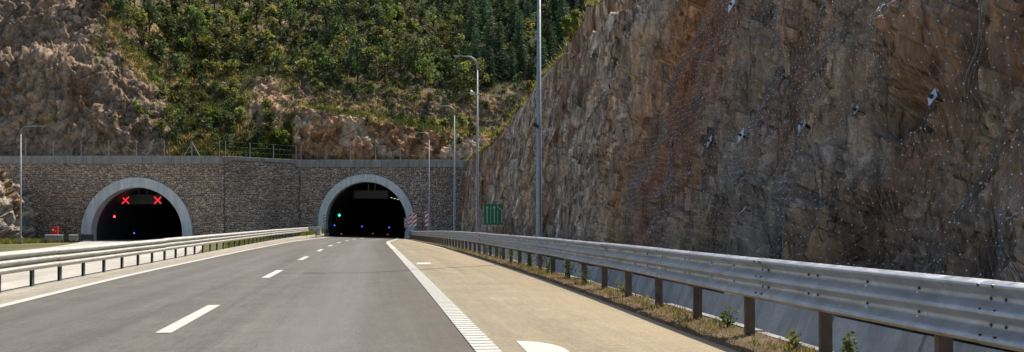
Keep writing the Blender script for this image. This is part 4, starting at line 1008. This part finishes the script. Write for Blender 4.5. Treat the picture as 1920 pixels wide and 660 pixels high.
def make_conifer(seed, w, h):
    r = np.random.default_rng(seed); Vs, Cs = [], []
    z = 0.06 * h
    while z < 0.98 * h:
        R = w * (1 - (z / h)) ** 0.8 * r.uniform(0.8, 1.1) + 0.12; nb = int(7 + 6 * R)
        for i in range(nb):
            a = r.uniform(0, 6.28); L = R * r.uniform(0.6, 1.15); dirv = np.array([math.cos(a), math.sin(a), 0]); m_ = max(3, int(L * 7)); tone = r.uniform(0.65, 1.35)
            for q in range(m_):
                t_ = (q + 0.5) / m_; p = dirv * L * t_ + np.array([0, 0, z + 0.12 * L * t_ - 0.38 * L * t_ * t_]) + r.normal(size=3) * 0.05
                sd = np.array([-dirv[1], dirv[0], 0]) * r.choice([-1, 1]); a3 = dirv * 0.6 + sd * r.uniform(0.3, 1) + np.array([0, 0, r.uniform(-.4, .25)]); a3 /= np.linalg.norm(a3)
                b3 = np.cross(a3, r.normal(size=3)); b3 /= np.linalg.norm(b3); s = 0.30 * (1.15 - 0.5 * t_) * r.uniform(.7, 1.2)
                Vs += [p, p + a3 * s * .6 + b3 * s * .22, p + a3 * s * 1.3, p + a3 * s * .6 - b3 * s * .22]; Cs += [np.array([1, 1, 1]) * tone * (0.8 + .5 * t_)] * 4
        z += 0.032 * h * r.uniform(0.7, 1.2) + 0.05
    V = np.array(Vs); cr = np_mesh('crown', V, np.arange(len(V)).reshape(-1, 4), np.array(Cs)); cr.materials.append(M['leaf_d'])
    tr = stems_mesh('trunk', [([(0, 0, -0.5), (0, 0, h * .5), (0, 0, h * .97)], [0.13, 0.08, 0.02])], 6); tr.materials.append(M['bark']); return tr, cr

SHR = {'a': [make_shrub(200 + i, 1.15, 1.7, 'leaf_a') for i in range(4)], 'b': [make_shrub(210 + i, 1.2, 2.0, 'leaf_b') for i in range(4)], 'c': [make_shrub(220 + i, 1.05, 1.7, 'leaf_c') for i in range(2)]}
TRE = {'a': [make_tree(230 + i, 1.45, 3.9, 'leaf_a') for i in range(3)], 'b': [make_tree(240 + i, 1.55, 4.4, 'leaf_b') for i in range(3)], 'c': [make_tree(250 + i, 1.3, 3.6, 'leaf_c') for i in range(2)]}
CON = [make_conifer(260 + i, 1.5 + .2 * i, 6.2 + .7 * i) for i in range(3)]
KINDW = {'a': 'olive', 'b': 'dark green', 'c': 'bright yellow-green'}
def place_shrub(p, kind, s, lab, grp, i=None):
    o = link('shrub', random.choice(SHR[kind]) if i is None else SHR[kind][i]); o.location = p - Vector((0, 0, 0.25 * s)); o.rotation_euler = (random.uniform(-.12, .12), random.uniform(-.12, .12), random.uniform(0, 6.28))
    o.scale = (s * random.uniform(.85, 1.2), s * random.uniform(.85, 1.2), s * random.uniform(.8, 1.25)); return tag(o, lab, 'shrub', grp)
def place_tree(p, pair, s, lab, grp, name='tree'):
    t = tag(empty(name, p - Vector((0, 0, 0.2)), random.uniform(0, 6.28)), lab, 'tree', grp); t.scale = (s, s, s * random.uniform(.9, 1.15)); link('trunk', pair[0], None, t); link('crown', pair[1], None, t); return t

bx_ = [165, 200, 240, 262, 285, 300, 420, 535, 550, 700, 850, 1190]; by_ = [0, 15, 70, 100, 150, 262, 283, 288, 152, 163, 178, 178]
pts = []; tries = 0
while tries < 9000 and len(pts) < 420:
    tries += 1; px = random.uniform(170, 1190); ymax = float(np.interp(px, bx_, by_)); py = random.uniform(-50, 290)
    if py > ymax - 3: continue
    dens = 1.0
    if px < 545 and py > 110: dens = 0.26
    if 455 < px < 560 and 140 < py < 288: dens = 0.05
    if px < 330: dens *= 0.6
    if px < 560 and py <= 110: dens *= 0.8
    if px > 1060 and py > 40: dens = 0
    if random.random() > dens: continue
    md = 17.5 if px > 560 else 19
    if any((px - a) ** 2 + ((py - b) * 1.15) ** 2 < md * md for a, b in pts): continue
    pts.append((px, py))
def spot(px, py):
    v = 'topmost' if py < 18 else 'high' if py < 75 else 'halfway up' if py < 130 else 'low'
    return v
def where(px):
    for lim, w_ in ((300, 'beside the left rock cliff'), (400, 'over the closed arch'), (480, 'right of the closed arch'), (560, 'by the bare rubble ridge'), (640, 'left of the open arch'), (740, 'straight over the open arch'), (850, 'left of the far lamps'), (940, 'behind the camera pole'), (1010, 'left of the nearest lamp pole')):
        if px < lim: return w_
    return 'behind the cliff edge'
def size_w(s, a, b_): return 'small' if s < a else 'large' if s > b_ else 'medium'
nsh = 0
for (px, py) in sorted(pts, key=lambda q: q[1]):
    p, rkv = hill_pt(px, py); wood = px > 600 + 0.6 * max(0, py - 60)
    r_ = random.random(); 
    zone = ('on the slope above the closed tunnel' if px < 420 else 'on the slope between the tunnels') if px < 560 else 'on the wooded slope above the open tunnel'
    if px > 830 and py < 170 and r_ < (0.62 if px > 900 else 0.3):
        s = random.uniform(0.6, 1.6); place_tree(p, CON[random.randrange(3)], s, '%s dark conifer %s on the hill, %s' % (size_w(s, 1.0, 1.25), spot(px, py), where(px)), 'conifers on the hill', 'conifer')
    elif (wood and r_ < 0.5) or (px < 560 and py < 110 and r_ < 0.3):
        k = random.choices('abc', (5, 6, 1.2))[0]
        s = random.uniform(0.8, 1.45); place_tree(p, random.choice(TRE[k]), s, '%s %s leafy tree %s on the hill, %s' % (size_w(s, 1.0, 1.25), KINDW[k], spot(px, py), where(px)), 'trees ' + where(px))
    else:
        k = random.choices('abc', (6, 5, 1.0))[0]; s = random.uniform(0.9, 2.0) * (1.05 if py < 150 else 0.68)
        place_shrub(p, k, s, '%s %s leafy shrub %s on the hill, %s' % (size_w(s, 1.25, 1.65), KINDW[k], spot(px, py), where(px)), 'shrubs ' + where(px))
# bushes on the bench above the open tunnel and the low left slope
for (px, py, k, s) in ((585, 200, 'a', .5), (610, 205, 'b', .45), (650, 212, 'a', .6), (700, 216, 'a', .5), (735, 222, 'b', .7), (755, 230, 'b', .9), (770, 236, 'a', .8), (795, 235, 'b', 1.0), (815, 238, 'a', 1.1), (835, 235, 'c', .9), (850, 245, 'b', 1.0), (870, 240, 'a', 1.1), (790, 258, 'b', .7), (830, 268, 'b', .8), (860, 275, 'a', .8), (690, 232, 'b', .5), (888, 262, 'b', .9), (905, 250, 'a', .8)):
    p, _ = hill_pt(px, py); place_shrub(p, k, s, '%s low shrub on the ledge of the rock cut above the open tunnel' % KINDW[k], 'shrubs on the rock cut ledge')
for q in range(20):
    px = 585 + 17 * q + random.uniform(-7, 7); py = float(np.interp(px, [560, 700, 860, 950], [158, 175, 192, 200])) + random.uniform(-14, 12); k = random.choice('aab'); p, _ = hill_pt(px, py)
    place_shrub(p, k, random.uniform(.5, 1.0), '%s shrub growing on the dark rock band, %s' % (KINDW[k], where(px)), 'shrubs on the dark rock band')
for (px, py, k, s) in ((262, 212, 'c', .7), (285, 218, 'a', .8), (250, 200, 'a', .5), (275, 235, 'b', .5), (420, 232, 'b', 1.1), (435, 248, 'b', .9), (395, 286, 'c', .5), (405, 280, 'a', .5), (485, 250, 'a', .6), (300, 262, 'b', .6), (470, 285, 'a', .5), (230, 60, 'a', .5), (215, 30, 'c', .5), (248, 95, 'a', .5)):
    p, _ = hill_pt(px, py); place_shrub(p, k, s, '%s small bush at the rocky edge above the closed tunnel' % KINDW[k], 'bushes at the rocky edge')

# grass tufts, joined
def tufts(P_, n_blade, size, cols, seed, lean=0.5):
    r = np.random.default_rng(seed); n = len(P_); P_ = np.repeat(np.asarray(P_), n_blade, 0); cols = np.repeat(np.asarray(cols), n_blade, 0); size = np.repeat(np.asarray(size), n_blade)
    m_ = len(P_); a = r.uniform(0, 6.28, m_); d = np.stack([np.cos(a), np.sin(a), 0 * a], 1); base = P_ + d * (size * r.uniform(0, .35, m_))[:, None]
    L = size * r.uniform(.5, 1.2, m_); up = np.stack([d[:, 0] * lean * r.uniform(0, 1, m_), d[:, 1] * lean * r.uniform(0, 1, m_), np.ones(m_)], 1); w_ = np.stack([-d[:, 1], d[:, 0], 0 * a], 1) * (L * 0.10)[:, None]
    tip = base + up * L[:, None]; V = np.stack([base - w_, base + w_, tip], 1).reshape(-1, 3)
    c = np.repeat(cols * r.uniform(.7, 1.3, m_)[:, None], 3, 0); return V, np.arange(len(V)).reshape(-1, 3), c
ii = RNG.integers(0, ni, 60000); jj = RNG.integers(6, nj - 30, 60000)
keep = (RNG.uniform(0, 1, 60000) > RKg[ii, jj] * 1.15 - 0.05) & (hx[ii] > -30) & (hx[ii] < 1100); keep &= ~((hx[ii] > 560) & (tk[jj] > 3.9) & (RNG.uniform(0, 1, 60000) > 0.25)); ii, jj = ii[keep][:12000], jj[keep][:12000]
pp = HG[ii, jj]; dry = sstep(-0.1, 0.25, fbm(pp * 0.3, 4, 123)); gcol = mixc(np.tile([0.06, 0.075, 0.022], (len(pp), 1)), (0.33, 0.24, 0.10), dry)
V, Fc, C_ = tufts(pp, 6, 0.35 + 0.3 * RNG.uniform(0, 1, len(pp)), gcol, 5, 0.9)
g = link('hill_grass', np_mesh('hill_grass', V, Fc, C_), M['grass']); tag(g, 'dry yellow and green grass tufts covering the hillside', 'grass', kind='stuff')
# low leafy ground cover on the hillside
sel = RNG.integers(0, len(pp), 1500); V, Fc, C_ = leaf_cloud([tuple(q + np.array([0, 0, .15])) for q in pp[sel]], RNG.uniform(.35, .8, len(sel)), 60, 0.22, 9, 0.6)
C_ = C_ * np.array([0.055, 0.075, 0.024]); tag(link('hill_scrub', np_mesh('hill_scrub', V, Fc, C_), M['grass']), 'low dark green scrub between the hillside shrubs', 'scrub', kind='stuff')
# grass by the left wall foot and in the widening median
n = 5000; gx_ = RNG.uniform(-56, -47.6, n); gy_ = RNG.uniform(72, 108, n); P_ = np.stack([gx_, gy_, z_far(gy_) - 0.12], 1)
yy2 = RNG.uniform(60, 116, 4000); xx2 = x_left(yy2) - 1.9 - RNG.uniform(0, 6, 4000) * sstep(50, 100, yy2); P2 = np.stack([xx2, yy2, z_far(yy2) - 0.1], 1)
yy3 = RNG.uniform(92, 117, 900); P3 = np.stack([x_left(yy3) - RNG.uniform(.75, 1.6, 900), yy3, zmed(yy3)], 1)
P_ = np.concatenate([P_, P2, P3]); gcol = mixc(np.tile([0.10, 0.13, 0.03], (len(P_), 1)), (0.30, 0.25, 0.09), RNG.uniform(0, 1, len(P_)) ** 2)
V, Fc, C_ = tufts(P_, 5, 0.3 + 0.25 * RNG.uniform(0, 1, len(P_)), gcol, 6, 0.5); tag(link('road_grass', np_mesh('road_grass', V, Fc, C_), M['grass']), 'green grass beside the carriageways and in the median', 'grass', kind='stuff')
# verge tufts and litter
n = 2600; yy = 5 + 75 * RNG.uniform(0, 1, n) ** 1.4; dd = RNG.uniform(-0.42, 0.28, n); ok = fbm(np.stack([yy * .9, dd * 2, 0 * yy], 1), 3, 140) > -0.05 + 0.5 * (dd < -0.25); yy, dd = yy[ok], dd[ok]
P_ = np.stack([x_rail(yy) + dd, yy, zrail(yy)], 1); gcol = mixc(np.tile([0.10, 0.115, 0.03], (len(P_), 1)), (0.26, 0.19, 0.09), RNG.uniform(0, 1, len(P_)) ** .5)
V, Fc, C_ = tufts(P_, 9, 0.04 + 0.09 * RNG.uniform(0, 1, len(P_)) ** 2, gcol, 7, 0.9)
tag(link('verge_grass', np_mesh('verge_grass', V, Fc, C_), M['grass']), 'sparse dry grass on the soil under the guardrail', 'grass', kind='stuff')
n = 5000; yy = 5 + 45 * RNG.uniform(0, 1, n) ** 1.3; dd = -0.55 + 0.85 * RNG.uniform(0, 1, n) ** 1.2; P_ = np.stack([x_rail(yy) + dd, yy, zrail(yy) + 0.02], 1)
gcol = mixc(np.tile([0.11, 0.07, 0.04], (n, 1)), (0.30, 0.20, 0.11), RNG.uniform(0, 1, n)); V, Fc, C_ = tufts(P_, 3, 0.035 + 0.03 * RNG.uniform(0, 1, n), gcol, 11, 3.0)
tag(link('verge_litter', np_mesh('verge_litter', V, Fc, C_), M['grass']), 'brown dry leaf litter on the verge under the guardrail', 'litter', kind='stuff')
n = 1500; yy = RNG.uniform(5, 60, n); dd = 1.3 + 1.5 * RNG.uniform(0, 1, n) ** 1.5; P_ = np.stack([x_rail(yy) + dd, yy, zrail(yy) + .23], 1); gcol = np.tile([0.07, 0.085, 0.025], (n, 1))
V, Fc, C_ = tufts(P_, 8, 0.10 + 0.2 * RNG.uniform(0, 1, n), gcol, 8, 0.8); tag(link('ditch_grass', np_mesh('ditch_grass', V, Fc, C_), M['grass']), 'dark grass behind the concrete ditch', 'grass', kind='stuff')
# weeds standing at the rail posts
def weed(px, Y, d, h, w_, kind, lab, seed):
    x = float(x_rail(Y)) + d; z = float(zrail(Y)); r = np.random.default_rng(seed); cs, paths = [], []
    for i in range(7):
        a = r.uniform(0, 6.28); q = r.uniform(.1, 1) * w_; t_ = (q * math.cos(a), q * math.sin(a), h * r.uniform(.5, 1)); paths.append(([(0, 0, -.03), (t_[0] * .4, t_[1] * .4, t_[2] * .6), t_], [.006, .005, .002]))
        for f_ in (.45, .7, 1): cs.append((t_[0] * f_, t_[1] * f_, t_[2] * f_))
    t = tag(empty('weed', (x, Y, z)), lab, 'weed', 'weeds along the guardrail'); stm = stems_mesh('stem', paths, 4); stm.materials.append(M['leaf_b_s']); link('stem', stm, None, t)
    V, Fc, C_ = leaf_cloud(cs, [min(0.10, w_ * .5)] * len(cs), 16, 0.05, seed, 0.8, 0.03); lm = np_mesh('leaves', V, Fc, C_); lm.materials.append(M[kind]); link('leaves', lm, None, t)
M['leaf_b_s'] = simple('weed stem', (0.09, 0.11, 0.03), .8)
weed(0, 25.6, -0.05, 0.62, 0.22, 'leaf_c', 'tallest pale green weed between rail posts near the lamp pole', 301)
weed(0, 23.2, 0.05, 0.55, 0.22, 'leaf_b', 'dark green weed against a rail post near the lamp pole', 302)
weed(0, 12.55, 0.16, 0.26, 0.12, 'leaf_b', 'dark weed clump at the foot of a near rail post', 303)
weed(0, 10.3, 0.08, 0.20, 0.09, 'leaf_a', 'small olive weed at the foot of the post before the last one', 304)
weed(0, 9.6, 0.30, 0.30, 0.07, 'leaf_c', 'thin upright pale weed in front of the ditch wall', 305)
weed(0, 33.0, 0.0, 0.6, 0.3, 'leaf_c', 'pale green weed clump under the rail left of the lamp pole', 306)
weed(0, 36.5, 0.1, 0.7, 0.35, 'leaf_b', 'dark green weed clump under the rail below the green sign', 307)
weed(0, 21.2, 0.05, 0.35, 0.2, 'leaf_b', 'low dark weed beside the third visible ditch joint from the lamp pole', 309)
weed(0, 17.9, 0.12, 0.3, 0.16, 'leaf_a', 'low olive weed on the verge midway along the near guardrail', 310)
weed(0, 40.0, 0.0, 0.7, 0.4, 'leaf_c', 'bright weed clump under the red rail reflector', 311)
weed(0, 29.6, 0.1, 0.5, 0.25, 'leaf_a', 'olive weed clump under the rail at the lamp pole foot', 308)
# bushes on the cliff edge
for (px, py, k, s, lab) in ((1068, 34, 'c', .85, 'bright yellow-green bush at the top edge of the rock cliff'), (1080, 20, 'c', .7, 'smaller bright bush at the very top of the rock cliff edge'), (992, 158, 'a', .8, 'olive bush hanging on the middle of the cliff edge'), (975, 185, 'b', .7, 'dark bush on the cliff edge below the olive one'),
                            (940, 236, 'a', .8, 'olive bush on the lower cliff edge right of the camera pole'), (928, 252, 'b', .6, 'dark bush on the lower cliff edge beside the camera pole'), (906, 270, 'c', .45, 'small bright green bush where cliff meets the wall coping')):
    Yq = float(np.interp(px, [870, 940, 1000, 1040, 1110], [117, 101, 88, 82, 72])); zt = float(crest_f(Yq)); xq = float(x_base(Yq) + lean_f(Yq) * zt); p = Vector((xq + 0.3, Yq, zt + float(zrail(Yq)) - 0.1))
    place_shrub(p, k, s, lab, None)

n = 2600; yy = RNG.uniform(40, 117, n); ec = RNG.uniform(0, 1, n) ** 2 * 6; tp = np.stack([np.interp(yy, cy, top[:, q]) for q in range(3)], 1) + np.stack([ec - 0.1, 0 * yy, 0.55 * ec], 1)
gcol = mixc(np.tile([0.09, 0.10, 0.03], (n, 1)), (0.30, 0.22, 0.10), RNG.uniform(0, 1, n)); V, Fc, C_ = tufts(tp, 7, 0.25 + 0.3 * RNG.uniform(0, 1, n), gcol, 12, 1.2)
tag(link('brow_grass', np_mesh('brow_grass', V, Fc, C_), M['grass']), 'dry grass along the brow of the rock cliff', 'grass', kind='stuff')
for q, yq in enumerate((64, 67, 70.5, 74, 78, 84, 93, 97, 104, 109)):
    p = Vector([float(np.interp(yq, cy, top[:, c])) for c in range(3)]) + Vector((random.uniform(.6, 1.6), 0, 0.5)); k = 'abaabacaba'[q]
    place_shrub(p, k, random.uniform(.4, .75), '%s bush on the cliff brow, %s' % (KINDW[k], 'number %d counted down from the top' % (q + 1)), 'bushes on the cliff brow')

# ------------------------------------------------------------------ rockfall net on the near cliff
gD = D.reshape(len(cy), nt_); gZ = Zl.reshape(len(cy), nt_)
def mfilt(a, r, ax):
    out = a.copy()
    for s_ in range(-r, r + 1): out = np.maximum(out, np.roll(a, s_, ax))
    return out
def bl(a, r, ax):
    return sum(np.roll(a, s_, ax) for s_ in range(-r, r + 1)) / (2 * r + 1)
nD_ = bl(bl(mfilt(mfilt(gD, 4, 0), 4, 1), 6, 0), 6, 1) + 0.06
def net_point(Y, Z):
    fi = np.interp(Y, cy, np.arange(len(cy))); i = np.clip(fi.astype(int), 0, len(cy) - 2); f = fi - i
    cr = crest_f(Y); t_ = np.clip(Z / cr, 0, 1) ** (1 / 1.35) * (nt_ - 1); j = np.clip(t_.astype(int), 0, nt_ - 2); g = t_ - j
    d = (nD_[i, j] * (1 - f) * (1 - g) + nD_[i + 1, j] * f * (1 - g) + nD_[i, j + 1] * (1 - f) * g + nD_[i + 1, j + 1] * f * g)
    return cliff_base(Y, Z) + d[:, None] * cn
du_, dv_ = 0.215, 0.165; nu, nv_ = int(30 / du_), int(11.5 / dv_)
U, W = np.meshgrid(np.arange(nu), np.arange(nv_), indexing='ij'); Yn = 4.5 + du_ * (U + 0.5 * (W % 2)); Zn = 0.25 + dv_ * W
Yn = Yn + 0.05 * (_h(U, W, U * 0, 5) - .5) + 0.25 * fbm(np.stack([Yn.ravel() * .3, Zn.ravel() * .3, 0 * Yn.ravel()], 1), 3, 150).reshape(Yn.shape); Zn = Zn + 0.05 * (_h(U, W, U * 0, 6) - .5) + 0.2 * fbm(np.stack([Yn.ravel() * .3, Zn.ravel() * .3, 5 + 0 * Yn.ravel()], 1), 3, 151).reshape(Zn.shape)
NP = net_point(Yn.ravel(), Zn.ravel()).reshape(nu, nv_, 3)
edgeY = 31 + 3.0 * np.sin(Zn * .5) ; live = (Yn < edgeY) & (Zn < crest_f(Yn) - 0.5)
net = tag(empty('rockfall_net', (6, 15, 0)), 'grey rhombic wire net with bright clips hung over the near rock cliff', 'net'); ninv = Matrix.Translation(-net.location)
kp = NP[live]; r_ = 0.013; octa = np.array([(1, 0, 0), (-1, 0, 0), (0, 1, 0), (0, -1, 0), (0, 0, 1), (0, 0, -1)]) * r_; of = np.array([(0, 2, 4), (2, 1, 4), (1, 3, 4), (3, 0, 4), (2, 0, 5), (1, 2, 5), (3, 1, 5), (0, 3, 5)])
scl = RNG.uniform(0.6, 1.35, len(kp))[:, None, None]
V = (kp[:, None] + octa[None] * scl).reshape(-1, 3); Fc = (np.arange(len(kp))[:, None, None] * 6 + of[None]).reshape(-1, 3)
o = link('clips', np_mesh('clips', V, Fc), M['knot'], net); o.matrix_parent_inverse = ninv; tag(o, kind='stuff')
A_, B_ = [], []
for i in range(nu):
    for j in range(nv_ - 1):
        if not live[i, j]: continue
        for di in ((0, -1) if j % 2 == 0 else (0, 1)):
            q = i + di
            if 0 <= q < nu and live[q, j + 1]: A_.append(NP[i, j]); B_.append(NP[q, j + 1])
A_, B_ = np.array(A_), np.array(B_); d = B_ - A_; d /= np.linalg.norm(d, axis=1, keepdims=True); s1 = np.cross(d, [0, 0, 1.0]); s1 /= np.linalg.norm(s1, axis=1, keepdims=True) + 1e-9; s2 = np.cross(d, s1); wr = 0.0045
ring_ = [s1 * wr, (-0.5 * s1 + 0.87 * s2) * wr, (-0.5 * s1 - 0.87 * s2) * wr]
V = np.stack([A_ + k for k in ring_] + [B_ + k for k in ring_], 1).reshape(-1, 3); b0 = np.arange(len(A_)) * 6
Fc = np.concatenate([np.stack([b0 + k, b0 + (k + 1) % 3, b0 + 3 + (k + 1) % 3, b0 + 3 + k], 1) for k in range(3)])
o = link('wires', np_mesh('wires', V, Fc), M['wire'], net); o.matrix_parent_inverse = ninv; tag(o, kind='stuff')
# support ropes of the net
for (ya, za, yb, zb) in ((16.8, 7.5, 15.7, 3.1), (14.9, 6.5, 15.6, 3.1), (20.5, 7.5, 17.8, 0.6), (24.5, 9, 23.0, 0.6), (12.5, 6, 14.2, 0.5), (28, 10, 27.2, 0.6)):
    t_ = np.linspace(0, 1, 40); pr = net_point(ya + (yb - ya) * t_, za + (zb - za) * t_) + cn * 0.02
    o = MB().tube([Vector(q) for q in pr], 0.006, 4).build('rope', M['wire'], net); o.matrix_parent_inverse = ninv
# anchor plates
def anchor(px, py, s, rot, lab):
    p, n_ = hit(bvh_cliff, px, py)
    if p is None: return
    n_ = Vector(cn).normalized(); q = p + n_ * 0.16
    t = tag(empty('anchor_plate', q), lab, 'anchor plate', 'anchor plates of the rockfall net'); t.rotation_mode = 'QUATERNION'; t.rotation_quaternion = n_.to_track_quat('Z', 'Y')
    o = MB().add([(s * math.cos(rot + k * math.pi / 2), s * math.sin(rot + k * math.pi / 2) * 1.25, z) for z in (0, 0.012) for k in range(4)], [(3, 2, 1, 0), (4, 5, 6, 7)] + [(k, (k + 1) % 4, 4 + (k + 1) % 4, 4 + k) for k in range(4)]).build('plate', M['plate'], t)
    MB().tube([(0, 0, -0.25), (0, 0, 0.075)], 0.014, 8).build('bar', M['bolt'], t); MB().tube([(0, 0, 0.012), (0, 0, 0.05)], 0.035, 6).build('nut', M['bolt'], t)
anchor(1767, 190, 0.115, 0.0, 'largest pale anchor plate beside the dark hollow in the netted cliff'); anchor(1518, 240, 0.16, 0.0, 'bluish anchor plate with dark nut left of the rock hollow')
anchor(1402, 259, 0.15, 0.0, 'anchor plate second from the rust-red band of the cliff'); anchor(1341, 269, 0.15, 0.0, 'anchor plate nearest the rust-red band of the cliff'); anchor(1383, 13, 0.20, 0.0, 'highest anchor plate, at the top of the picture'); anchor(1621, 213, 0.07, 0.0, 'smallest anchor plate between the bluish one and the hollow')
